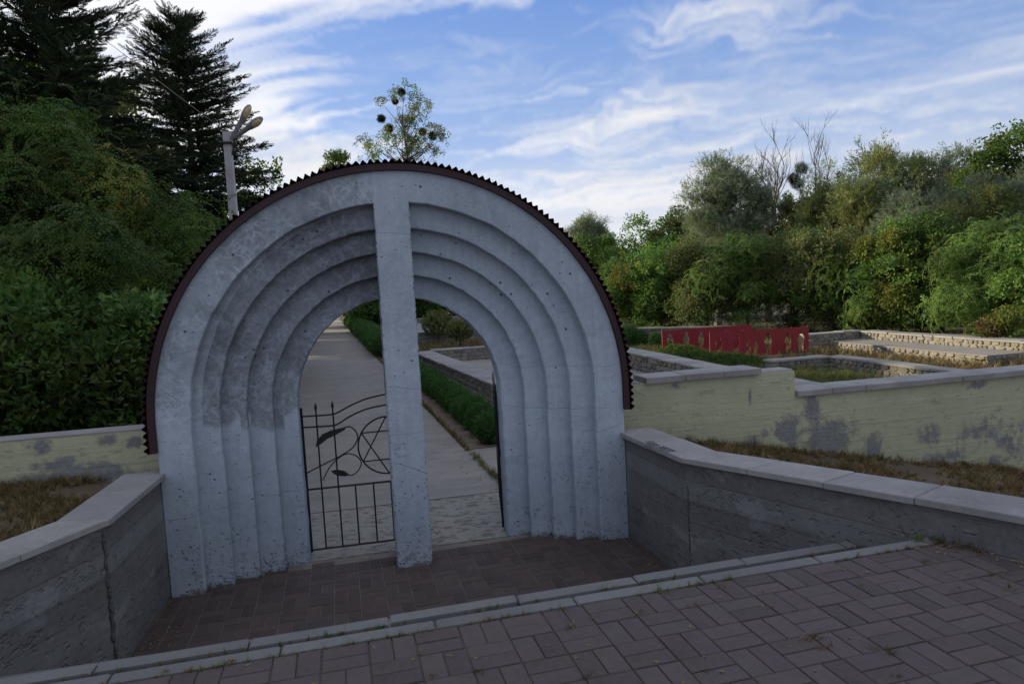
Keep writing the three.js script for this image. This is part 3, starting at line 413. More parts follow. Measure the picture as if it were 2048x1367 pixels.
{
  const pp = (u, v, ru, rv) => { const p = onZ(u, v, ZY), q = onZ(u + ru, v + rv, ZY); return [p.x, p.y, Math.abs(q.x - p.x) * 1.1, Math.abs(q.y - p.y) * 1.0]; };
  const mR = yellowMat(1.9, 8, [pp(1622, 810, 16, 38), pp(1500, 885, 38, 34), pp(1420, 905, 30, 18), pp(1572, 862, 26, 28), pp(1650, 888, 75, 36), pp(1748, 902, 26, 42), pp(1860, 868, 40, 24), pp(1960, 858, 80, 20), pp(2020, 885, 22, 50), pp(1900, 915, 60, 12), pp(1990, 925, 70, 14), pp(1500, 790, 6, 26), pp(1348, 770, 26, 10), pp(1960, 770, 26, 7)], 3);
  const t = thing('boundary_wall', 'pale yellow wall with peeled grey patches and a stepped top right of the arch', 'wall', [0, 0, 0], 0, 'yellow boundary walls'), R = rng(8);
  part('wall_body', box(1.95, 4.075, -0.15, 1.405, ZY - 0.26, ZY, 0.006), mR, t); part('wall_body', box(4.078, 11, -0.15, 1.13, ZY - 0.26, ZY - 0.003, 0.006), mR, t);
  const cop = (x0, x1, y, n) => { for (let k = 0; k < n; k++) { const a = lerp(x0, x1, k / n) + 0.003, b = lerp(x0, x1, (k + 1) / n) - 0.003, dy = (R() - 0.5) * 0.008; part('coping_slab', box(a, b, y + dy, y + 0.06 + dy, ZY - 0.31 + (R() - 0.5) * 0.01, ZY + 0.045 + (R() - 0.5) * 0.012, 0.006), MAT.coping[Math.floor(R() * 3)], t); } };
  cop(2.40, 3.67, 1.408, 3); cop(4.085, 11, 1.134, 17);
  part('mortar_bed', slab([[1.97, ZY - 0.24], [2.36, ZY - 0.24], [2.36, ZY - 0.01], [1.97, ZY - 0.01]], 1.402, 0.025, 0.012), MAT.coping[1], t); part('mortar_bed', slab([[3.70, ZY - 0.24], [4.06, ZY - 0.24], [4.06, ZY - 0.01], [3.70, ZY - 0.01]], 1.402, 0.022, 0.010), MAT.coping[2], t);
  const mL = yellowMat(-10, 8, [pp(80, 895, 30, 16), pp(215, 880, 18, 8), pp(270, 885, 20, 10), pp(100, 930, 40, 14), pp(150, 958, 160, 7)], 11);
  const l = thing('boundary_wall', 'pale yellow wall with a white top edge under the dark bushes left of the arch', 'wall', [0, 0, 0], 0, 'yellow boundary walls');
  part('wall_body', box(-12, -1.95, -0.15, 1.375, ZY - 0.26, ZY, 0.006), mL, l); part('whitewashed_top', box(-12, -1.96, 1.376, 1.392, ZY - 0.262, ZY - 0.004, 0.006), MAT.coping[2], l);
}
// ---- rubble stone walls
const stoneGeo = Array.from({ length: 10 }, (_, s) => { const R = rng(300 + s), n = 5 + (s % 3), pts = []; for (let k = 0; k < n; k++) { const a = (k + 0.5 + (R() - 0.5) * 0.5) / n * 2 * Math.PI, c = Math.cos(a), d = Math.sin(a), q = 0.5 / Math.max(Math.abs(c), Math.abs(d)) * (0.88 + 0.12 * R()); pts.push([c * q, d * q]); }
  const pos = [], f = 0.9 + 0.1 * R(); for (let k = 0; k < n; k++) { const [ax, ay] = pts[k], [bx, by] = pts[(k + 1) % n], i = 0.84, F = (x, y) => [x * i, y * i, f + (x * (R() - 0.5) + y * (R() - 0.5)) * 0]; pos.push(ax, ay, -0.6, bx, by, -0.6, bx, by, 0.55, ax, ay, -0.6, bx, by, 0.55, ax, ay, 0.55); pos.push(ax, ay, 0.55, bx, by, 0.55, ...F(bx, by), ax, ay, 0.55, ...F(bx, by), ...F(ax, ay)); pos.push(0, 0, 1.05, ...F(ax, ay), ...F(bx, by)); }
  return boxUV(fromTris(pos)); });
function stoneWall(label, A, B, h, th, mats, seed, o = {}) {     // A to B along the face that shows, the face looking to the right of that direction when o.flip
  const dx = B[0] - A[0], dz = B[1] - A[1], L = Math.hypot(dx, dz), t = thing('stone_wall', label, 'stone wall', [A[0], o.y || 0, A[1]], Math.atan2(-dz, dx), o.group), R = rng(seed), f = o.flip ? -1 : 1;
  part('mortar_core', boxUV(box(0, L, -0.05, h, f > 0 ? -th : 0.0, f > 0 ? 0 : th, 0.004)), MAT.mortar, t);
  const rows = Math.max(2, Math.round(h / (o.course || 0.13))); let count = 0; const extra = [];
  for (let r = 0; r < rows; r++) { let x = -0.05 * R(); while (x < L - 0.03) { const w = (0.13 + 0.2 * R() ** 1.5) * (o.big || 1), hh = h / rows * (0.96 + 0.14 * R()), x1 = Math.min(x + w, L); const s = [x1 - x - 0.008, hh - 0.006, 0.022 + 0.02 * R()], p = [(x + x1) / 2, (r + 0.5) * h / rows + (R() - 0.5) * 0.01, 0], g = Math.floor(R() * 10), m = Math.floor(R() * mats.length), rot = (R() - 0.5) * 0.12, flip = R() > 0.5 ? Math.PI : 0;
    if (s[0] > 0.03) { if (count < 298) { const q = part('stone', stoneGeo[g], mats[m], t); q.position.set(...p); q.scale.set(...s); q.rotation.set(0, f > 0 ? 0 : Math.PI, rot + flip); count++; } else extra.push(stoneGeo[g].clone().applyMatrix4(new THREE.Matrix4().compose(V3(...p), new THREE.Quaternion().setFromEuler(new THREE.Euler(0, f > 0 ? 0 : Math.PI, rot + flip)), V3(...s)))); }
    x = x1; } }
  if (extra.length) part('stone_field', merge(extra), mats[0], t).userData.kind = 'stuff';
  if (o.cap !== false) { let x = -0.03; while (x < L) { const w = 0.35 + 0.5 * R(), x1 = Math.min(x + w, L + 0.03), e = () => (R() - 0.5) * 0.04; if (x1 - x > 0.05) part('coping_stone', slab(f > 0 ? [[x + 0.004, -th - 0.02 + e()], [x1 - 0.004, -th - 0.02 + e()], [x1 - 0.004, 0.05 + e()], [x + 0.004, 0.05 + e()]] : [[x + 0.004, -0.05 + e()], [x1 - 0.004, -0.05 + e()], [x1 - 0.004, th + 0.02 + e()], [x + 0.004, th + 0.02 + e()]], h, 0.045 + 0.015 * R(), 0.008), MAT.coping[Math.floor(R() * 3)], t); x = x1; } }
  return t;
}
{
  const S = MAT.stones, K = MAT.greyStones;
  stoneWall('low rubble stone parapet with pale coping along the walk behind the hedge', [1.30, -18.3], [2.55, -5.4], 0.40, 0.55, S, 41, { course: 0.14 });
  stoneWall('low rubble stone wall closing the far end of the paved court', [1.9, -18.35], [7.4, -18.2], 0.40, 0.5, S, 42);
  stoneWall('rubble stone wall with wavy pale coping just behind the short yellow wall', [6.95, -18.2], [6.95, -3.4], 0.42, 0.55, S, 43, { flip: false, big: 1.3, course: 0.16 });
  structure('court_floor', strip([[1.9, -3.2], [1.6, -18.3]], [[7.0, -3.2], [7.0, -18.3]], 0.012), MAT.path, 'pale concrete floor of the sunken court inside the stone walls', 'floor');
  stoneWall('grey rubble terrace wall across the far court, lower tier', [0.9, -28.8], [9.5, -28.6], 0.50, 0.6, K, 44, { course: 0.17, big: 1.6 });
  stoneWall('grey rubble terrace wall across the far court, upper tier', [1.0, -42], [12.5, -41.5], 0.75, 0.6, K, 45, { course: 0.2, big: 1.8 });
  structure('terrace_floor', strip([[1.0, -29.2], [1.0, -42]], [[9.6, -29.2], [12.4, -41.5]], 0.5), MAT.path, 'pale paved terrace above the grey rubble wall', 'terrace');
  // memorial beds on the right
  stoneWall('sunlit rubble back wall of the raised bed, under the thicket', [15.25, -13.4], [15.25, -3.0], 0.44, 0.4, S, 46, { course: 0.11 });
  stoneWall('rubble end wall of the raised bed, in shade behind the red screens', [13.4, -13.5], [15.3, -13.5], 0.44, 0.4, S, 47, { course: 0.11 });
  stoneWall('long low sunlit rubble front of the raised bed', [14.05, -13.3], [14.05, -7.65], 0.22, 0.35, S, 48, { course: 0.11, cap: false });
  stoneWall('shaded rubble end of the raised bed', [14.05, -7.62], [18.5, -7.62], 0.22, 0.35, S, 49, { course: 0.11, cap: false });
  structure('bed_paving', slab([[14.02, -13.3], [18.5, -13.3], [18.5, -7.6], [14.02, -7.6]], 0.215, 0.03, 0.006), MAT.path, 'concrete top of the low raised bed', 'paving');
  stoneWall('rubble wall of the sunken bed with mottled sunlit face beside green grass', [10.65, -8.75], [10.65, -1.2], 0.35, 0.3, S, 50, { course: 0.115 });
  stoneWall('short shaded end wall of the sunken bed with a round stone', [9.1, -8.75], [10.66, -8.75], 0.35, 0.3, S, 51, { course: 0.115 });
  stoneWall('pale stone edge half buried in grass inside the sunken bed', [9.75, -6.6], [9.75, -2.2], 0.10, 0.22, S, 52, { course: 0.1 });
  stoneWall('distant pale stone wall behind the clipped shrubs', [9.3, -22.2], [13.6, -18.4], 0.50, 0.4, S, 53, { course: 0.13 });
}
// ================================================================= RED MEMORIAL SCREENS
function figure(x, h, lean, R) {      // outline of a walking person, cut out of the sheet
  const s = h, o = lean, P = [[-0.13, 0], [-0.05, 0], [0.0, 0.34], [0.06, 0.02], [0.15, 0.02], [0.10, 0.3], [0.12, 0.52], [0.16, 0.62], [0.13, 0.78], [0.06, 0.82], [0.075, 0.9], [0.04, 0.99], [-0.03, 1.0], [-0.075, 0.93], [-0.05, 0.83], [-0.13, 0.78], [-0.17, 0.6], [-0.12, 0.46], [-0.13, 0.3]];
  return P.map(([a, b]) => new THREE.Vector2(x + (a * (0.9 + 0.3 * R()) + o * b) * s, 0.06 + b * s * (0.99 + 0.02 * R())));
}
function screen(label, x0, x1, z, z1, figs, seed) {
  const L = Math.hypot(x1 - x0, z1 - z), t = thing('memorial_screen', label, 'memorial', [x0, 0, z], Math.atan2(-(z1 - z), x1 - x0), 'red memorial screens'), R = rng(seed), n = figs.length, H = 0.82;
  for (let k = 0; k < n; k++) {
    const a = k * L / n + 0.003, b = (k + 1) * L / n - 0.003, s = new THREE.Shape([[a, 0.045], [b, 0.045], [b, H], [a, H]].map((p) => new THREE.Vector2(...p)));
    for (const [fx, fh, fl] of figs[k]) s.holes.push(new THREE.Path(figure(lerp(a, b, fx), fh, fl, R)));
    part('sheet', boxUV(new THREE.ExtrudeGeometry(s, { depth: 0.006, bevelEnabled: false })), MAT.red, t);
  }
  for (let k = 0; k <= n; k++) part('post', box(k * L / n - 0.016, k * L / n + 0.016, -0.03, H + 0.012, -0.034, -0.004, 0.002), MAT.red, t);
  part('bottom_rail', box(0, L, 0.03, 0.055, -0.02, -0.004, 0.002), MAT.red, t);
  part('plinth', box(-0.1, L + 0.1, -0.05, 0.03, -0.16, 0.14, 0.006), MAT.coping[0], t);
}
screen('dark red steel screen cut with figures, rear of the two behind the shrubs', 9.12, 12.32, -15.0, -15.03, [[[0.5, 0.66, -0.04]], [[0.5, 0.66, 0.06]], [[0.5, 0.64, 0.03]], [[0.45, 0.55, -0.02]], [[0.5, 0.6, 0.02]], [[0.5, 0.6, -0.04]]], 61);
screen('dark red steel screen cut with figures, front of the two above the tall grass', 9.68, 12.74, -12.86, -12.56, [[[0.5, 0.64, 0.02]], [[0.5, 0.62, 0.12]], [[0.3, 0.46, 0], [0.72, 0.40, 0.02]], [[0.5, 0.66, 0]], [[0.28, 0.56, 0.14], [0.76, 0.6, -0.03]], [[0.5, 0.64, 0.05]]], 62);

// ================================================================= LAMP POST AND WIRE
{
  const b = foot(482, 14.8), top = bearing(461, 264, 14.8), lamp = thing('street_lamp', 'white concrete lamp post with two cobra-head lamps rising behind the arch', 'street lamp', [b.x, 0, b.z], -0.12);
  const H = top.y, R0 = 0.088, R1 = 0.064, pos = [];
  const lev = [[-0.1, R0], [H * 0.5, (R0 + R1) / 2], [H, R1]], c4 = (y, r) => [[-r, y, -r], [r, y, -r], [r, y, r], [-r, y, r]], q = (a, b2, c, d) => pos.push(...a, ...b2, ...c, ...a, ...c, ...d);
  for (let i = 0; i < 2; i++) { const A = c4(...lev[i]), B = c4(...lev[i + 1]); for (let k = 0; k < 4; k++) q(A[k], B[k], B[(k + 1) % 4], A[(k + 1) % 4]); } { const A = c4(H, R1); q(A[0], A[3], A[2], A[1]); }
  part('pole', boxUV(fromTris(pos)), MAT.pole, lamp);
  part('bracket', merge([box(-0.10, 0.10, H - 0.24, H - 0.20, -0.10, 0.10, 0.003), tube([V3(0.08, H - 0.45, 0.02), V3(0.13, H - 0.2, 0.02), V3(0.16, H - 0.02, 0.02)], 0.02, 6)]), MAT.iron, lamp);
  const housing = std({ color: new THREE.Color(0.2, 0.2, 0.21), roughness: 0.55 }), glass = new THREE.MeshPhysicalMaterial({ color: new THREE.Color(0.75, 0.6, 0.32), roughness: 0.35, transmission: 0.35, thickness: 0 });
  for (const [dx, dy, dz, x0] of [[0.30, 0.44, 0.05, 0.10], [0.44, 0.22, 0.16, 0.14]]) {
    const a = V3(x0, H - 0.12, 0.02), dir = V3(dx, dy, dz).normalize(), at = (t) => a.clone().addScaledVector(dir, t), arm = part('lamp_arm', tube([at(-0.04), at(0.05), at(0.36)], [0.03, 0.042, 0.052], 8), housing, lamp);
    part('lamp_head', tube([at(0.35), at(0.40), at(0.50), at(0.62), at(0.70), at(0.73)], [0.048, 0.062, 0.076, 0.072, 0.045, 0.008], 12), housing, arm);
    const f = V3(0.25, -0.8, 0.55), dn = f.addScaledVector(dir, -f.dot(dir)).normalize().multiplyScalar(0.026); part('lamp_glass', tube([at(0.43).add(dn), at(0.49).add(dn), at(0.58).add(dn), at(0.66).add(dn), at(0.71).add(dn)], [0.02, 0.060, 0.069, 0.052, 0.01], 12), glass, arm);
  }
  const w0 = bearing(455, 266, 14.8), w1 = bearing(232, 97, 18), w2 = bearing(80, -10, 21);
  tag(part('overhead_wire', tube(smooth([w0, bearing(345, 183, 16.3), w1, w2], 24), 0.007, 4), MAT.iron, scene), 'thin black wire slanting from the lamp post up to the spruce', 'wire').name = 'overhead_wire';
}

// ================================================================= PLANTS
function leafTris(pos, b, d, L, W, n, fold = 0.25) { const t = b.clone().addScaledVector(d, L), m = b.clone().addScaledVector(d, L * 0.45), s = d.clone().cross(n).normalize(), up = n.clone().multiplyScalar(-fold * W); const p = m.clone().addScaledVector(s, W / 2).add(up), q = m.clone().addScaledVector(s, -W / 2).add(up); for (const v of [b, p, t, b, t, q]) pos.push(v.x, v.y, v.z); }
const unit = (R) => { let x, y, z, l; do { x = R() * 2 - 1; y = R() * 2 - 1; z = R() * 2 - 1; l = x * x + y * y + z * z; } while (l > 1 || l < 0.01); l = Math.sqrt(l); return V3(x / l, y / l, z / l); };
function sprig(kind, seed) {        // a leafy twig about 0.4 m across, growing along +y
  const R = rng(seed), pos = [];
  if (kind === 'broad') for (let k = 0; k < 20; k++) { const d = unit(R).add(V3(0, 0.45, 0)).normalize(), b = unit(R).multiplyScalar(0.14).add(V3(0, 0.06, 0)); leafTris(pos, b, d, 0.09 + 0.05 * R(), 0.05 + 0.025 * R(), unit(R).add(V3(0, 0.8, 0)).normalize()); }
  if (kind === 'fine') for (let k = 0; k < 30; k++) { const d = unit(R).add(V3(0, 0.5, 0)).normalize(), b = unit(R).multiplyScalar(0.17).add(V3(0, 0.05, 0)); leafTris(pos, b, d, 0.055 + 0.035 * R(), 0.028 + 0.015 * R(), unit(R)); }
  if (kind === 'willow') for (let t = 0; t < 4; t++) { const dir = unit(R).multiplyScalar(0.55).add(V3(0, 0.75, 0)).normalize(); for (let k = 0; k < 9; k++) { const b = dir.clone().multiplyScalar(0.03 + k * 0.042), d = dir.clone().multiplyScalar(0.8).addScaledVector(unit(R), 0.7).normalize(); leafTris(pos, b, d, 0.10 + 0.04 * R(), 0.020, unit(R), 0.1); } }
  if (kind === 'frond') for (let t = 0; t < 3; t++) { const az = t * 2.1 + R(), out = V3(Math.cos(az), 0, Math.sin(az)), n = 9; for (let k = 1; k <= n; k++) { const s = k / n, c = out.clone().multiplyScalar(0.42 * s).add(V3(0, 0.16 * s - 0.26 * s * s, 0)), tan = out.clone().multiplyScalar(0.42).add(V3(0, 0.16 - 0.52 * s, 0)).normalize(), side = V3(-out.z, 0, out.x); for (const q of [-1, 1]) leafTris(pos, c, side.clone().multiplyScalar(q).addScaledVector(tan, 0.55).add(V3(0, -0.2, 0)).addScaledVector(unit(R), 0.45).normalize(), (0.06 + 0.035 * R()) * (1.1 - 0.5 * s), 0.03, V3(0, 1, 0).addScaledVector(unit(R), 0.6).normalize(), 0.15); } }
  if (kind === 'needle') { const ax = (b, d, L, W) => { leafTris(pos, b, d, L, W, V3(0, 1, 0), 0.1); leafTris(pos, b, d, L, W * 0.8, V3(d.z, 0.2, -d.x).normalize(), 0.1); }; ax(V3(), V3(0, 1, 0), 0.5, 0.05); for (let k = 0; k < 8; k++) for (const q of [-1, 1]) { const y = 0.04 + k * 0.052; ax(V3(0, y, 0), V3(q * 0.8, 0.62, (R() - 0.5) * 0.5 - 0.25).normalize(), 0.23 * (1 - k * 0.075), 0.042); } }
  if (kind === 'box') for (let k = 0; k < 26; k++) { const d = unit(R).add(V3(0, 0.9, 0)).normalize(), b = unit(R).multiplyScalar(0.075).add(V3(0, 0.03, 0)); leafTris(pos, b, d, 0.038 + 0.02 * R(), 0.018, unit(R)); }
  if (kind === 'grass') for (let k = 0; k < 11; k++) { const a = R() * 6.283, r = 0.035 * R(), h = 0.6 + 0.6 * R(), lean = 0.25 + 0.6 * R(), b = V3(Math.cos(a * 3) * r, 0, Math.sin(a * 3) * r), m = b.clone().add(V3(Math.cos(a) * lean * 0.03, 0.075 * h, Math.sin(a) * lean * 0.03)), t = b.clone().add(V3(Math.cos(a) * lean * 0.13, 0.145 * h * (1.2 - lean * 0.5), Math.sin(a) * lean * 0.13)), s = V3(-Math.sin(a), 0, Math.cos(a)).multiplyScalar(0.0032); for (const v of [b.clone().sub(s), b.clone().add(s), m.clone().add(s), b.clone().sub(s), m.clone().add(s), m.clone().sub(s), m.clone().sub(s), m.clone().add(s), t]) pos.push(v.x, v.y, v.z); }
  return fromTris(pos);
}
const SPRIG = {}; const sprigOf = (k, i) => (SPRIG[k + i] ||= sprig(k, 500 + i * 7 + k.length));
const leafMat = (t = 0.35) => new THREE.MeshPhysicalMaterial({ color: 0xffffff, roughness: 0.8, transmission: t, thickness: 0, side: THREE.DoubleSide, specularIntensity: 0.35 });
const LEAF = leafMat(0.42), NEEDLE = leafMat(0.05), DRY = leafMat(0.25);
function foliage(name, parent, kind, items, mat = LEAF, variant = 0) {     // items: [position, direction, size, colour]
  const m = new THREE.InstancedMesh(sprigOf(kind, variant), mat, items.length), q = new THREE.Quaternion(), q2 = new THREE.Quaternion(), M = new THREE.Matrix4(), c = new THREE.Color(), R = rng(items.length + 3);
  items.forEach(([p, d, s, col], i) => { q.setFromUnitVectors(V3(0, 1, 0), d); q2.setFromAxisAngle(V3(0, 1, 0), R() * 6.283); q.multiply(q2); m.setMatrixAt(i, M.compose(p, q, V3(s, s * (0.85 + 0.3 * R()), s))); m.setColorAt(i, c.setRGB(...col)); });
  m.name = name; m.userData.kind = 'stuff'; m.castShadow = m.receiveShadow = true; parent.add(m); return m;
}
const tint = (pal, R) => { const a = pal[Math.floor(R() * pal.length)], k = 0.75 + 0.5 * R(); return [a[0] * k, a[1] * k, a[2] * k]; };
const PAL = {
  deep: [[0.058, 0.122, 0.018], [0.075, 0.140, 0.020], [0.052, 0.112, 0.022], [0.092, 0.140, 0.022]],
  mid: [[0.126, 0.241, 0.046], [0.157, 0.263, 0.050], [0.106, 0.221, 0.059], [0.179, 0.252, 0.046]],
  olive: [[0.179, 0.211, 0.064], [0.147, 0.200, 0.064], [0.211, 0.222, 0.074], [0.138, 0.179, 0.074]],
  silver: [[0.228, 0.283, 0.185], [0.271, 0.315, 0.217], [0.185, 0.249, 0.141], [0.206, 0.249, 0.130]],
  yellow: [[0.17, 0.20, 0.035], [0.14, 0.18, 0.03], [0.21, 0.19, 0.035], [0.11, 0.16, 0.03]],
  spruce: [[0.027, 0.050, 0.022], [0.033, 0.057, 0.025], [0.040, 0.057, 0.022]],
  hedge: [[0.055, 0.137, 0.031], [0.078, 0.179, 0.039], [0.066, 0.156, 0.039]],
  brown: [[0.14, 0.085, 0.03], [0.11, 0.075, 0.03], [0.09, 0.075, 0.03]],
  straw: [[0.26, 0.19, 0.085], [0.20, 0.14, 0.06], [0.16, 0.105, 0.045], [0.30, 0.235, 0.12], [0.12, 0.10, 0.035]],
  lawn: [[0.091, 0.156, 0.033], [0.117, 0.163, 0.039], [0.169, 0.169, 0.052], [0.072, 0.130, 0.029]],
};
// a broad-leaved tree or bush: forked limbs, a crown of many clumps of twigs
function tree(o) {
  const R = rng(o.seed), b = o.at, H = o.height, W = o.width, cb = H * (o.bare ?? 0.25), t = thing(o.name || 'tree', o.label, o.category || 'tree', [b.x, o.y || 0, b.z], 0, o.group);
  const cy = (cb + H) / 2, ry = (H - cb) / 2, clumps = [], n = o.clumps, lean = o.lean || 0, D2 = o.depth || W * 0.8;
  const cr = (o.clumpSize || 0.30) * Math.min(W, ry) ;
  for (let k = 0; k < n; k++) { const d = unit(R), r = Math.pow(R(), 0.42) * 0.86, f = d.y * r, taper = o.taper ? 1 - o.taper * Math.max(0, f) : 1; clumps.push([V3(d.x * r * W * taper + lean * (cy + f * ry) / H, cy + f * ry, d.z * r * D2 * taper), cr * (0.4 + 1.0 * R() ** 1.3)]); }
  const limbs = [], tr = o.trunk || 0.02 * H, stem = (y) => V3(lean * y / H + Math.sin(y * 1.3 + o.seed) * 0.02 * H * y / H, y, Math.cos(y * 1.1 + o.seed) * 0.015 * H * y / H), tops = cb + ry * 1.3;
  limbs.push(tube(Array.from({ length: 8 }, (_, k) => stem(tops * k / 7 - (k ? 0 : 0.05))), Array.from({ length: 8 }, (_, k) => tr * (1 - 0.78 * k / 7) * (k ? 1 : 1.35)), 8));
  clumps.forEach(([c, r], k) => { if (k % (o.limbEvery || 2)) return; const y0 = clamp(c.y - (0.25 + 0.3 * R()) * ry, cb * 0.55, tops), s = stem(y0), m = s.clone().lerp(c, 0.55).add(V3((R() - 0.5) * 0.3, -0.12 * ry * R(), (R() - 0.5) * 0.3)), rr = tr * 0.38 * (1 - 0.5 * y0 / H); limbs.push(tube(smooth([s, m, c], 5), [rr, rr * 0.8, rr * 0.6, rr * 0.42, rr * 0.28, rr * 0.15], 5)); });
  part('trunk', merge(limbs), o.bark || MAT.bark, t);
  const items = [[], []], pal = PAL[o.palette], alt = o.alt ? PAL[o.alt] : pal;
  clumps.forEach(([c, r], k) => { const m = Math.round(o.twigs * (0.6 + 0.8 * R())), cp = R() < (o.altShare ?? 0.2) ? alt : pal, tone = 0.7 + 0.6 * R(); for (let i = 0; i < m; i++) { const d = unit(R); if (d.y < -0.35 && R() < 0.6) d.y = -d.y; const p = c.clone().addScaledVector(d, r * (0.3 + 0.75 * Math.sqrt(R()) + (R() < 0.14 ? 0.55 * R() : 0))); if (p.y < 0.05) p.y = 0.05 + 0.2 * R(); const dir = d.clone().multiplyScalar(0.8).add(V3(0, o.droop ?? 0.5, 0)).addScaledVector(unit(R), 0.5).normalize(); items[i & 1].push([p, dir, (o.leaf || 1) * (0.75 + 0.5 * R()), tint(cp, R).map((v) => v * tone)]); } });
  const crown = foliage('crown', t, o.kind, items[0], o.mat || LEAF, o.seed % 3);
  foliage('crown', t, o.kind, items[1], o.mat || LEAF, (o.seed + 1) % 3);
  (o.mistletoe || []).forEach(([x, y, r], k) => { const l = []; for (let i = 0; i < 260; i++) { const d = unit(R); l.push([V3(x, y, (R() - 0.5) * W * 0.3 * 0).addScaledVector(d, r * (0.35 + 0.6 * R())), d, 0.4, tint([[0.035, 0.045, 0.010], [0.028, 0.04, 0.010]], R)]); } foliage('mistletoe_clump', t, 'fine', l, LEAF, k % 3); });
  return t;
}
function spruce(o) {
  const R = rng(o.seed), t = thing('spruce_tree', o.label, 'tree', [o.at.x, 0, o.at.z], 0, o.group), H = o.height, W = o.width, limbs = [tube([V3(0, -0.05, 0), V3(0.02, H * 0.5, 0), V3(0, H, 0)], [H * 0.017, H * 0.011, 0.012], 8)], items = [];
  for (let y = o.from; y < H - 0.15; y += 0.15 + 0.06 * R()) {
    const f = (y - o.from) / (H - o.from), n = 8 + Math.floor(R() * 3), len0 = W * Math.min(1, 1.57 * Math.pow(1 - f, 0.62)) + 0.10;
    for (let k = 0; k < n; k++) {
      const a = R() * 6.283, len = len0 * (0.62 + 0.5 * R()), rise = 0.15 + 0.5 * f, out = V3(Math.cos(a), 0, Math.sin(a)), at = (s) => out.clone().multiplyScalar(len * s).add(V3(0, y + len * (rise * s - 0.62 * s * s * (1 - f * 0.6) + 0.22 * s * s * s), 0));
      limbs.push(tube([at(0), at(0.5), at(1)], [0.022, 0.014, 0.005], 4));
      const m = Math.max(4, Math.round(len / 0.055));
      for (let i = 0; i < m; i++) { const s = 0.08 + 0.92 * (i + R()) / m, p = at(s), tan = at(Math.min(1, s + 0.05)).sub(at(s - 0.05)).normalize(), sd = V3(-out.z, 0, out.x).multiplyScalar((i & 1 ? 1 : -1) * (0.75 + 0.5 * R())), dir = tan.clone().add(sd).add(V3(0, -0.9 * R() + 0.5 * f + 0.1, 0)).normalize(); items.push([p, i > m - 2 ? tan : dir, 0.32 + 0.30 * R(), tint(PAL.spruce, R)]); }
    }
  }
  for (let k = 0; k < 5; k++) items.push([V3(0, H - 0.1 * k - 0.2, 0), unit(R).add(V3(0, 1.6, 0)).normalize(), 0.6, tint(PAL.spruce, R)]);
  part('trunk', merge(limbs), MAT.bark, t); foliage('crown', t, 'needle', items, NEEDLE, o.seed % 3); return t;
}
function branchTree(o) {     // bare, dead branches
  const R = rng(o.seed), t = thing('dead_tree', o.label, 'tree', [o.at.x, 0, o.at.z], 0, o.group), list = [];
  const grow = (p, d, L, r, lv) => { const pts = [p]; let q = p.clone(), dir = d.clone(); const n = 5; for (let k = 0; k < n; k++) { dir.addScaledVector(unit(R), 0.16).add(V3(0, 0.05, 0)).normalize(); q = q.clone().addScaledVector(dir, L / n); pts.push(q); } list.push(tube(pts, pts.map((_, k) => r * (1 - 0.62 * k / n)), lv < 2 ? 6 : 4)); if (lv >= 4 || r < 0.006) return; const kids = lv === 0 ? 8 : 4; for (let k = 0; k < kids; k++) { const i = lv === 0 ? 2 + Math.floor(R() * 4) : 1 + Math.floor(R() * 5), nd = dir.clone().addScaledVector(unit(R), 0.62).add(V3(0, 0.45, 0)).normalize(); grow(pts[i].clone(), nd, L * (0.42 + 0.2 * R()) * (lv === 0 ? 0.85 : 1), r * 0.5, lv + 1); } };
  grow(V3(0, -0.05, 0), V3(o.lean || 0, 1, 0).normalize(), o.height * 0.60, o.height * 0.009, 0);
  part('trunk', merge(list), o.bark || MAT.bark, t); return t;
}
const hOf = (u, v, d) => bearing(u, v, d).y;
// ---- spruces on the left
spruce({ label: 'tall dark spruce with ragged top above the bushes left of the arch', at: foot(150, 15), height: hOf(120, -95, 15), width: 1.95, from: 1.4, seed: 71, group: 'spruces' });
spruce({ label: 'narrow dark spruce standing just behind the lamp post', at: foot(408, 21), height: hOf(375, 32, 21), width: 2.1, from: 1.2, seed: 72, group: 'spruces' });
spruce({ label: 'dark spruce at the very edge of the wood beside the tallest spruce', at: foot(-150, 19), height: 12.5, width: 2.3, from: 1.2, seed: 73, group: 'spruces' });
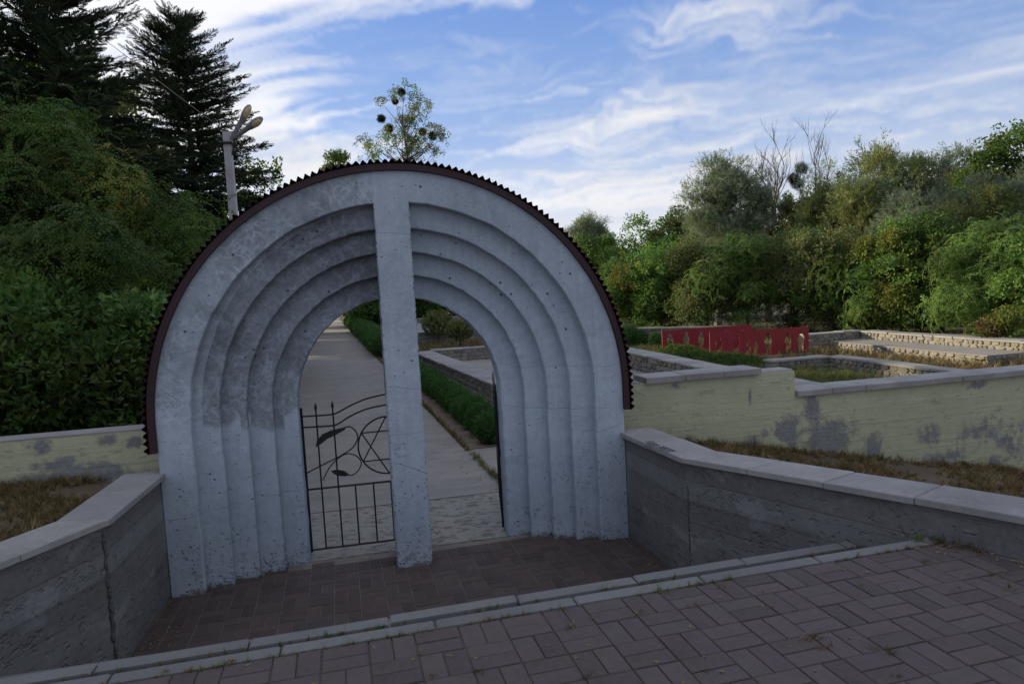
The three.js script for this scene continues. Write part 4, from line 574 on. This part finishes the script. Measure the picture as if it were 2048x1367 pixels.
// ---- wood on the left
const TL = [
  ['false acacia with drooping yellow green fronds over the yellow wall', 10, 12.5, 175, 2.2, 'frond', 'deep', 'yellow', 38, 100, 0.2],
  ['slender tree with sunlit yellowing leaves between the two spruces', 248, 20, 205, 1.25, 'broad', 'olive', 'yellow', 22, 42, 0.35],
  ['leafy tree with loose top at the left end of the wood', -20, 17, 10, 1.8, 'broad', 'deep', 'olive', 24, 44, 0.4],
  ['dark walnut bush with long fronds behind the yellow wall', 100, 10.2, 430, 1.5, 'frond', 'deep', 'mid', 30, 105, 0.0],
  ['dark feathery bush under the lamp post', 310, 12.6, 398, 1.9, 'frond', 'deep', 'mid', 34, 105, 0.0],
  ['deep green bush with blue green fronds in the hollow of the wood', 205, 11.3, 462, 1.6, 'frond', 'deep', 'deep', 30, 100, 0.0],
  ['bright leafy bush crowding the left haunch of the arch', 275, 9.2, 560, 1.1, 'broad', 'mid', 'deep', 26, 66, 0.0],
  ['maple scrub with a few red leaves behind the left yellow wall', 60, 9.2, 565, 1.5, 'broad', 'deep', 'brown', 30, 66, 0.0],
  ['low maple scrub pressed against the back of the left yellow wall', 180, 8.7, 640, 1.1, 'broad', 'deep', 'brown', 28, 60, 0.0],
  ['shaded scrub at the far left end of the yellow wall', -80, 9.6, 520, 1.5, 'broad', 'deep', 'olive', 28, 60, 0.0],
  ['dark round tree between lamp post and arch crown', 520, 23, 335, 1.9, 'broad', 'deep', 'olive', 24, 48, 0.15],
  ['airy young tree just right of the lamp post above the roof', 553, 27, 322, 0.95, 'broad', 'olive', 'mid', 12, 30, 0.3],
  ['bushy tree behind the lamp post foot', 430, 18, 400, 1.6, 'broad', 'deep', 'olive', 28, 54, 0.0],
];
TL.forEach(([label, u, d, v, w, kind, palette, alt, clumps, twigs, bare], i) => tree({ label, at: foot(u + 0.036 * (horizon(u) - v), d), height: hOf(u, v, d), width: w, kind, palette, alt, altShare: 0.18, clumps, twigs, bare, seed: 100 + i, leaf: kind === 'frond' ? 0.78 : d < 10 ? 0.8 : 1.0, clumpSize: 0.36, droop: kind === 'frond' ? 0.15 : 0.5, limbEvery: 2, group: 'trees and bushes of the left wood' }));
// more of the same wood beyond the frame and along the path, which keeps the low sun off the gateway
[[-5.6, -24, 5.5, 2.2], [-8.5, -17, 10.5, 2.8], [-11.5, -12, 12, 3.0], [-9.5, -26, 6.2, 2.8], [-6.2, -33, 6, 2.6], [-5.8, -44, 7, 2.8], [-14, -18, 9.5, 3.2], [-7.4, -11, 6.5, 2.0], [-9.5, -5.5, 8, 2.3], [-13, -6, 11, 3], [-5.9, -56, 8, 3], [-5.2, -17.5, 5.2, 1.5], [-13.5, -27, 7, 3.4], [-9.5, -38, 7, 3.2], [-9.5, -50, 8, 3.2], [-9, -66, 10, 3.4], [-10, -88, 12, 4], [-18, -11, 12, 3.4], [-9.8, -0.8, 7.5, 2.2], [-13.5, 1.5, 9, 2.8], [-4.9, -20, 4.2, 1.8], [-5.0, -28.5, 4.4, 2.0], [-5.4, -37.5, 4.6, 2.2], [-6.0, -48.5, 5, 2.4], [-7.2, -60, 6, 2.6], [-7.6, -72, 7, 2.8], [-4.1, -13.5, 3.6, 1.3], [-4.3, -16.6, 3.8, 1.4], [-4.6, -24.4, 4, 1.5], [-5.1, -32.5, 4.2, 1.7], [-5.8, -42, 4.6, 1.9]].forEach(([x, z, h, w], i) => tree({ label: ['dense leafy tree inside the left wood, hidden behind the bushes', 'dense leafy tree lining the left side of the path'][x > -6.5 ? 1 : 0], at: V3(x, 0, z), height: h, width: w, kind: 'broad', palette: 'deep', alt: 'olive', clumps: 34, twigs: 42, bare: 0.08, leaf: 1.6, seed: 140 + i, clumpSize: 0.36, limbEvery: 3, group: 'dense trees of the left wood' }));
// ---- behind the arch
{
  const d = 38, u = 800, at = foot(788, d), M = (uu, v) => { const p = bearing(uu, v, d).sub(at); return [p.x, p.y]; };
  tree({ label: 'tall thin poplar dotted with mistletoe balls above the arch crown', at, height: hOf(815, 158, d), width: 2.9, kind: 'broad', palette: 'olive', alt: 'mid', clumps: 62, twigs: 8, bare: 0.50, seed: 171, clumpSize: 0.15, limbEvery: 1, leaf: 0.85, lean: 1.4, trunk: 0.16, taper: 0.2, mistletoe: [[...M(803, 183), 0.20], [...M(762, 237), 0.19], [...M(778, 257), 0.24], [...M(846, 262), 0.19], [...M(866, 270), 0.2], [...M(790, 202), 0.13]] });
  tree({ label: 'small leafy treetop peeping over the arch beside the mistletoe poplar', at: foot(690, 102), height: hOf(688, 292, 102), width: 2.3, kind: 'broad', palette: 'olive', alt: 'mid', clumps: 16, twigs: 30, bare: 0.6, seed: 172, leaf: 2.6 });
  [['dark trees closing the view beyond the far terrace', 3, -56, 9, 4.5], ['dark tree right of the far end of the path', -1.2, -64, 9.5, 3.2], ['wide dark tree behind the upper terrace wall', 10, -58, 8.5, 4.5], ['dark bushy tree behind the clipped shrubs', 17, -52, 9.5, 4.5], ['dark bush at the left end of the upper terrace wall', 0.3, -45.5, 6, 2.2], ['dark bush behind the middle of the upper terrace wall', 3.6, -45, 6, 2.4], ['dark bush behind the right part of the upper terrace wall', 7.2, -45, 6, 2.4], ['dark bush at the right end of the upper terrace wall', 10.8, -45, 6, 2.4]].forEach(([label, x, z, h, w], i) => tree({ label, at: V3(x, 0, z), height: h * 0.66, width: w, kind: 'broad', palette: 'deep', alt: 'mid', clumps: 34, twigs: 40, bare: 0.05, leaf: 1.9, seed: 176 + i, clumpSize: 0.36, limbEvery: 3, group: 'dark trees beyond the court' }));
}
// ---- thicket and willows on the right
const TR = [
  ['wispy pale poplar just right of the arch shoulder', 1172, 46, 434, 1.6, 'willow', 'silver', 'olive', 22, 40, 0.3, 1.3],
  ['dark oak behind the right haunch of the arch', 1200, 38, 462, 2.3, 'broad', 'deep', 'mid', 26, 46, 0.1, 1.3],
  ['green tree with rounded top left of the leaning willow', 1285, 42, 442, 2.2, 'broad', 'mid', 'olive', 26, 44, 0.15, 1.3],
  ['bright green bush nearest the right haunch of the arch', 1265, 32, 518, 1.9, 'broad', 'mid', 'yellow', 28, 56, 0.0, 1.0],
  ['yellow green bush behind the small clipped shrubs', 1345, 31, 492, 2.0, 'broad', 'mid', 'yellow', 28, 56, 0.0, 1.0],
  ['olive green bush left of the darkest bush', 1410, 30, 470, 1.8, 'fine', 'olive', 'mid', 28, 60, 0.0, 1.2],
  ['dark green feathery bush behind the red screens', 1490, 29.5, 468, 2.1, 'frond', 'deep', 'mid', 30, 56, 0.0, 1.05],
  ['olive bush behind the right end of the red screens', 1585, 30, 462, 1.9, 'fine', 'olive', 'mid', 30, 60, 0.0, 1.2],
  ['tall olive green bush over the corner of the raised bed', 1665, 29, 448, 1.9, 'broad', 'olive', 'mid', 30, 56, 0.0, 0.95],
  ['green ash bush with long fronds behind the raised bed', 1735, 28, 470, 1.7, 'frond', 'mid', 'yellow', 28, 56, 0.0, 1.0],
  ['yellow tinged bush above the sunlit stone wall', 1800, 27.2, 440, 1.75, 'broad', 'mid', 'yellow', 30, 56, 0.0, 0.95],
  ['dark elder bush between two lighter bushes', 1880, 27, 420, 1.8, 'broad', 'deep', 'mid', 30, 56, 0.0, 1.0],
  ['large leafy bush leaning out over the raised bed', 1985, 25.2, 440, 1.8, 'frond', 'mid', 'deep', 30, 60, 0.0, 1.0],
  ['bush with hanging leaves at the end of the thicket', 2110, 24.5, 430, 1.8, 'broad', 'mid', 'yellow', 30, 60, 0.0, 1.0],
  ['rounded willow with leaning trunk below the dead trees', 1425, 38, 322, 2.5, 'willow', 'silver', 'olive', 40, 72, 0.36, 1.15],
  ['thin brownish tree between the willow and the dead trees', 1530, 40, 375, 1.5, 'fine', 'brown', 'olive', 18, 34, 0.25, 1.3],
  ['olive willow sloping up right of the mistletoe', 1655, 37, 335, 2.4, 'willow', 'olive', 'silver', 34, 60, 0.05, 1.3],
  ['large domed willow rising above the thicket', 1770, 36, 285, 3.0, 'willow', 'olive', 'silver', 44, 66, 0.05, 1.35],
  ['willow with flat top right of the domed willow', 1895, 35, 300, 2.4, 'willow', 'silver', 'olive', 36, 60, 0.05, 1.35],
  ['highest dark willow at the right end of the skyline', 2020, 33, 262, 2.4, 'broad', 'deep', 'olive', 36, 56, 0.1, 1.3],
  ['silvery willow bush in front of the domed willow', 1850, 31.5, 352, 2.2, 'willow', 'silver', 'silver', 36, 66, 0.0, 1.1],
  ['silvery willow bush in front of the highest willow', 1985, 30.5, 340, 2.2, 'willow', 'silver', 'olive', 36, 66, 0.0, 1.1],
  ['broad willow beyond the end of the thicket', 2150, 30, 300, 2.6, 'willow', 'silver', 'olive', 36, 60, 0.0, 1.2],
];
TR.forEach(([label, u, d, v, w, kind, palette, alt, clumps, twigs, bare, leaf], i) => tree({ label, at: foot(u + 0.036 * (horizon(u) - v), d), height: hOf(u, v, d), width: w, kind, palette, alt, altShare: 0.22, clumps, twigs, bare, leaf, seed: 200 + i, clumpSize: 0.34, droop: kind === 'willow' ? 0.6 : 0.35, limbEvery: bare > 0.2 ? 1 : 3, bark: i === 14 ? MAT.paleBark : MAT.bark, lean: i === 14 ? 0.8 : 0, group: 'thicket and willows on the right' }));
[[20, -34, 6.5, 3], [25, -30, 7.5, 3.4], [29, -24, 7.5, 3.4], [27, -16, 7, 3.2], [24, -8, 6, 2.8], [14, -40, 6, 3]].forEach(([x, z, h, w], i) => tree({ label: 'dense dark tree filling the back of the right thicket', at: V3(x, 0, z), height: h, width: w, kind: 'broad', palette: 'deep', alt: 'olive', clumps: 34, twigs: 42, bare: 0.02, leaf: 1.8, seed: 240 + i, clumpSize: 0.36, limbEvery: 4, group: 'dense back of the right thicket' }));
branchTree({ label: 'bare dead tree with a forked fan of branches left of its taller twin', at: foot(1530, 41), height: hOf(1510, 262, 41) * 1.06, lean: -0.03, seed: 81, group: 'dead trees' });
branchTree({ label: 'taller bare dead tree beside the mistletoe', at: foot(1580, 42), height: hOf(1565, 240, 42) * 0.92, lean: 0.02, seed: 84, group: 'dead trees' });
{ const d = 39, at = foot(1590, d), M = (u, v) => { const p = bearing(u, v, d).sub(at); return [p.x, p.y]; };
  tree({ label: 'spindly tree carrying three large mistletoe balls beside the dead trees', at, height: hOf(1600, 345, d), width: 0.8, kind: 'broad', palette: 'mid', alt: 'olive', clumps: 10, twigs: 18, bare: 0.45, seed: 260, mistletoe: [[...M(1613, 334), 0.36], [...M(1588, 356), 0.30], [...M(1600, 366), 0.32]] }); }
tree({ name: 'vine_bush', label: 'golden yellow hop vine hanging in front of the thicket', category: 'bush', at: foot(2010, 22.4), height: hOf(2005, 602, 22.4), width: 0.75, kind: 'broad', palette: 'yellow', alt: 'brown', clumps: 14, twigs: 16, bare: 0.15, seed: 270, leaf: 0.75, clumpSize: 0.26 });
// ---- hedge of clipped box along the path, each bush its own
{
  const R = rng(90), mk = (label, x, z, w, h, n, leaf, grp, pal = PAL.hedge) => { const t = thing('box_bush', label, 'bush', [x, 0, z], 0, grp), items = []; for (let i = 0; i < n; i++) { const d = unit(R), q = Math.pow(R(), 0.3); const bump = 0.86 + 0.28 * fbm(d.x * 2 + x * 3, d.z * 2 + z + d.y * 2, 3); items.push([V3(d.x * w * q * bump, 0.02 + h * 0.5 + d.y * h * 0.5 * q * bump, d.z * w * q * bump), d.clone().add(V3(0, 1.1, 0)).normalize(), leaf * (0.75 + 0.6 * R()), tint(pal, R)]); } part('stem', tube([V3(0, -0.03, 0), V3(0.01, h * 0.5, 0)], [0.02, 0.012], 5), MAT.bark, t); foliage('foliage', t, 'box', items, LEAF, 0); return t; };
  let z = -4.72, k = 0; while (z > -58) { const far = -z > 22, x = pathR(z) + (far ? 0.45 : 0.52), w = far ? 0.5 : 0.225 + 0.05 * R(), h = far ? 0.72 + 0.15 * R() : 0.38 + 0.10 * R(); mk(far ? 'tall box bush of the hedge along the far part of the path' : k === 0 ? 'end bush of the clipped box hedge next to the open gate leaf' : 'clipped box bush in the hedge row along the path', x, z, w, h, far ? 260 : 560, far ? 1.8 : 0.8, 'box bushes of the path hedge'); z -= far ? 0.85 : 0.66; k++; }
  // clipped shrubs by the memorial
  for (const [label, u, v, w, h] of [['round dark box ball behind the stone court wall', 1284, 697, 0.24, 0.55], ['egg-shaped box ball next to the rear red screen', 1315, 700, 0.22, 0.50], ['large rounded juniper beside the roof end of the arch', 1258, 697, 0.42, 0.80]]) { const p = onY(u, v, 0); mk(label, p.x, p.z, w, h, 520, 1.0, 'clipped shrubs by the memorial'); }
  for (const [label, u, v, w, h] of [['spreading juniper in front of the rear red screen', 1358, 716, 0.5, 0.26], ['low juniper mound beside the pale plinth', 1385, 728, 0.5, 0.2], ['low dark juniper above the court wall coping', 1440, 734, 0.6, 0.2], ['juniper mound at the foot of the front red screen', 1480, 738, 0.6, 0.18]]) { const p = onY(u, v, 0); mk(label, p.x, p.z, w, h, 700, 1.2, 'junipers by the red screens', PAL.deep); }
  for (const [label, u, v, w, h] of [['feathery young pine on the far court lawn', 878, 685, 0.75, 1.5], ['round bushy young pine on the far court lawn', 921, 692, 0.55, 1.05]]) { const p = onY(u, v, 0), t = thing('young_pine', label, 'tree', [p.x, 0, p.z], 0, 'young pines'), items = []; for (let i = 0; i < 420; i++) { const d = unit(R), q = Math.pow(R(), 0.4); items.push([V3(d.x * w * q, h * 0.58 + d.y * h * 0.42 * q, d.z * w * q), d.clone().add(V3(0, 1.5, 0)).normalize(), 0.6, tint(PAL.olive, R)]); } part('trunk', tube([V3(0, -0.03, 0), V3(0, h * 0.6, 0)], [0.05, 0.025], 6), MAT.bark, t); foliage('crown', t, 'needle', items, NEEDLE, 1); }
}
// ---- grass
function grass(name, label, n, place, pal, size, seed, mat = 0.8) { const R = rng(seed), items = [], items2 = []; let tries = 0; while (items.length + items2.length < n && tries++ < n * 6) { const p = place(R); if (!p) continue; (items.length & 1 ? items2 : items).push([p, V3((R() - 0.5) * mat, 1, (R() - 0.5) * mat).normalize(), size * (0.5 + 0.9 * R()), tint(pal, R)]); if (items.length & 1 && R() < 0.5) items2.push(items.pop()); } const a = foliage(name, scene, 'grass', items, DRY, 0); a.userData = { kind: 'stuff', label, category: 'grass' }; if (items2.length) { const b = foliage('g', a, 'grass', items2, DRY, 1); b.name = 'grass_tufts'; } return a; }
grass('dry_grass', 'matted brown grass on the bank under the right yellow wall', 10000, (R) => { const z = -0.3 + 6.2 * R() ** 1.3, x = wallRx(z) + 0.34 + R() ** 1.3 * 6.5; if (fbm(x * 2.2 + 5, z * 2.2, 3) < 0.40 + 0.1 * R()) return null; return V3(x, bankR(x, z) - 0.01, z); }, [...PAL.straw, ...PAL.brown], 0.56, 301, 2.8);
grass('dry_grass_001', 'matted brown grass on the bank under the left yellow wall', 9000, (R) => { const z = -0.3 + 5.5 * R() ** 1.3, x = wallLx(z) - 0.34 - R() ** 1.2 * 4.2; if (fbm(x * 2.2 + 5, z * 2.2, 3) < 0.40 + 0.1 * R()) return null; return V3(x, bankL(x, z) - 0.01, z); }, [...PAL.straw, ...PAL.brown], 0.56, 302, 2.8);
grass('lawn_grass', 'tall green and yellow grass between the court wall and the red screens', 9000, (R) => { const x = 7.5 + 2.6 * R(), z = -17 + 13.5 * R(); return fbm(x * 0.8, z * 0.8, 3) > 0.36 ? V3(x, -0.03, z) : null; }, [...PAL.lawn, [0.16, 0.14, 0.05], [0.2, 0.16, 0.07]], 1.7, 303, 1.2);
grass('meadow_grass', 'straw coloured grass around the memorial beds', 9000, (R) => { const x = 7.4 + 11 * R(), z = -22 + 21 * R(); if (x > 14 && z > -13.4 && z < -7.6) return null; return V3(x, -0.03, z); }, [...PAL.straw, [0.12, 0.12, 0.04]], 1.3, 304);
grass('far_lawn', 'dry yellow lawn in front of the dark terrace wall', 2500, (R) => V3(0.8 + 8.5 * R(), -0.03, -28.2 + 9 * R()), [...PAL.straw, [0.15, 0.14, 0.04]], 1.3, 305);
grass('verge_grass', 'brown and green verge along both edges of the path', 3400, (R) => { const z = -1.5 - 40 * R() ** 1.6, left = R() < 0.6; return V3(left ? pathL(z) - 0.03 - 0.9 * R() : pathR(z) + 0.05 * R() + 0.02, -0.03, z); }, [...PAL.straw, ...PAL.lawn], 0.7, 306);
// ---- weeds rooted in the joints of the forecourt
{
  const R = rng(400), spots = [[1274, 1226, 0.9, 's'], [1318, 1182, 1.0, 'g'], [1450, 1175, 0.8, 's'], [1387, 1210, 0.7, 's'], [1515, 1182, 0.6, 's'], [1542, 1210, 0.7, 's'], [1127, 1219, 0.6, 'g'], [845, 1303, 0.7, 's'], [868, 1352, 0.6, 's'], [960, 1340, 0.8, 'b'], [1138, 1255, 0.8, 's'], [1190, 1234, 0.7, 's'], [1170, 1354, 0.7, 'b'], [1410, 1342, 0.6, 'g'], [1625, 1278, 1.2, 's'], [1650, 1293, 0.8, 's'], [1727, 1174, 0.7, 'g'], [1770, 1302, 0.9, 'b'], [1852, 1122, 0.9, 'g'], [1912, 1178, 0.7, 's'], [2000, 1150, 0.8, 'g'], [2018, 1177, 0.8, 's'], [1945, 1148, 0.6, 's'], [1852, 1078, 1.6, 'g'], [1930, 1092, 1.6, 'b'], [1965, 1098, 1.4, 'b'], [455, 1327, 0.8, 's'], [745, 1278, 0.6, 'g'], [1590, 1225, 0.5, 's'], [1790, 1355, 0.6, 'b'], [325, 1343, 0.7, 's'], [1880, 1085, 1.2, 'b'], [2022, 1100, 1.1, 'b']];
  spots.forEach(([u, v, s, c]) => { const p = onY(u, v, D), t = thing('weed_tuft', c === 'g' ? 'small green weed growing in a paving joint of the forecourt' : c === 'b' ? 'withered brown weed in a paving joint of the forecourt' : 'dry straw coloured weed in a paving joint of the forecourt', 'weed', [p.x, D - 0.01, p.z], 0, c === 'g' ? 'green weeds in the paving' : c === 'b' ? 'brown weeds in the paving' : 'straw weeds in the paving'), items = []; for (let k = 0; k < 7; k++) items.push([V3((R() - 0.5) * 0.09 * s, 0, (R() - 0.5) * 0.05 * s), V3((R() - 0.5) * 2.2, 0.8, (R() - 0.5) * 2.2).normalize(), 0.32 * s * (0.6 + 0.6 * R()), tint(c === 'g' ? PAL.lawn : c === 'b' ? PAL.brown : PAL.straw, R)]); foliage('blades', t, 'grass', items, DRY, 0); });
  grass('joint_moss', 'moss and dry stalks along the kerb joints', 420, (Q) => { const r = Q(), x = -2.2 + 4.9 * Q(); if (fbm(x * 3, r > 0.5 ? 1 : 7, 3) < 0.5) return null; const z = (r > 0.5 ? kerbZ(x) + 0.105 : r > 0.3 ? kerbZ(x) - 0.315 : kerbZ(x) + 0.10); return V3(x, r > 0.3 && r <= 0.5 ? D - 0.16 : D - 0.02, z); }, [...PAL.brown, ...PAL.lawn, ...PAL.straw], 0.24, 307);
}
// ---- litter blown over the paving
{
  const R = rng(410), mk = (n, place) => Array.from({ length: n }, () => { const p = place(); return p; }), g = [];
  const leaf = (x, y, z, s) => { const a = R() * 6.283, d = V3(Math.cos(a), (R() - 0.5) * 0.5, Math.sin(a)).normalize(); leafTris(g, V3(x, y + 0.004 + 0.006 * R(), z), d, s, s * 0.55, V3(0, 1, 0).addScaledVector(unit(R), 0.3).normalize(), 0.4); };
  for (let k = 0; k < 170; k++) { const x = -2.6 + 6.2 * R(), z = 2.95 + 2.6 * R(); if (x > wallLx(z) + 0.08 && x < wallRx(z) - 0.08) leaf(x, D, z, 0.012 + 0.02 * R()); }
  for (let k = 0; k < 120; k++) { const z = 2.9 + 3.0 * R() ** 1.5, x = wallRx(z) - 0.04 - 0.22 * R() ** 2; leaf(x, D, z, 0.015 + 0.025 * R()); }
  for (let k = 0; k < 150; k++) { const z = 0.02 + 1.1 * R(), side = R() > 0.4; const x = side ? wallLx(z) + 0.05 + 0.25 * R() ** 2 : wallRx(z) - 0.05 - 0.2 * R() ** 2; leaf(x, 0.0, z, 0.012 + 0.02 * R()); }
  for (let k = 0; k < 120; k++) { const z = -0.6 - 8 * R() ** 1.4, x = lerp(pathL(z), pathR(z), R() < 0.5 ? 0.04 * R() : 1 - 0.1 * R()); leaf(x, 0.006, z, 0.02 + 0.03 * R()); }
  const m = new THREE.Mesh(fromTris(g), std({ color: new THREE.Color(0.20, 0.14, 0.07), side: THREE.DoubleSide })); m.name = 'leaf_litter'; m.castShadow = m.receiveShadow = true; m.userData = { kind: 'stuff', label: 'small dry leaves scattered over paving and path', category: 'leaves' }; scene.add(m);
}
renderer.render(scene, camera);
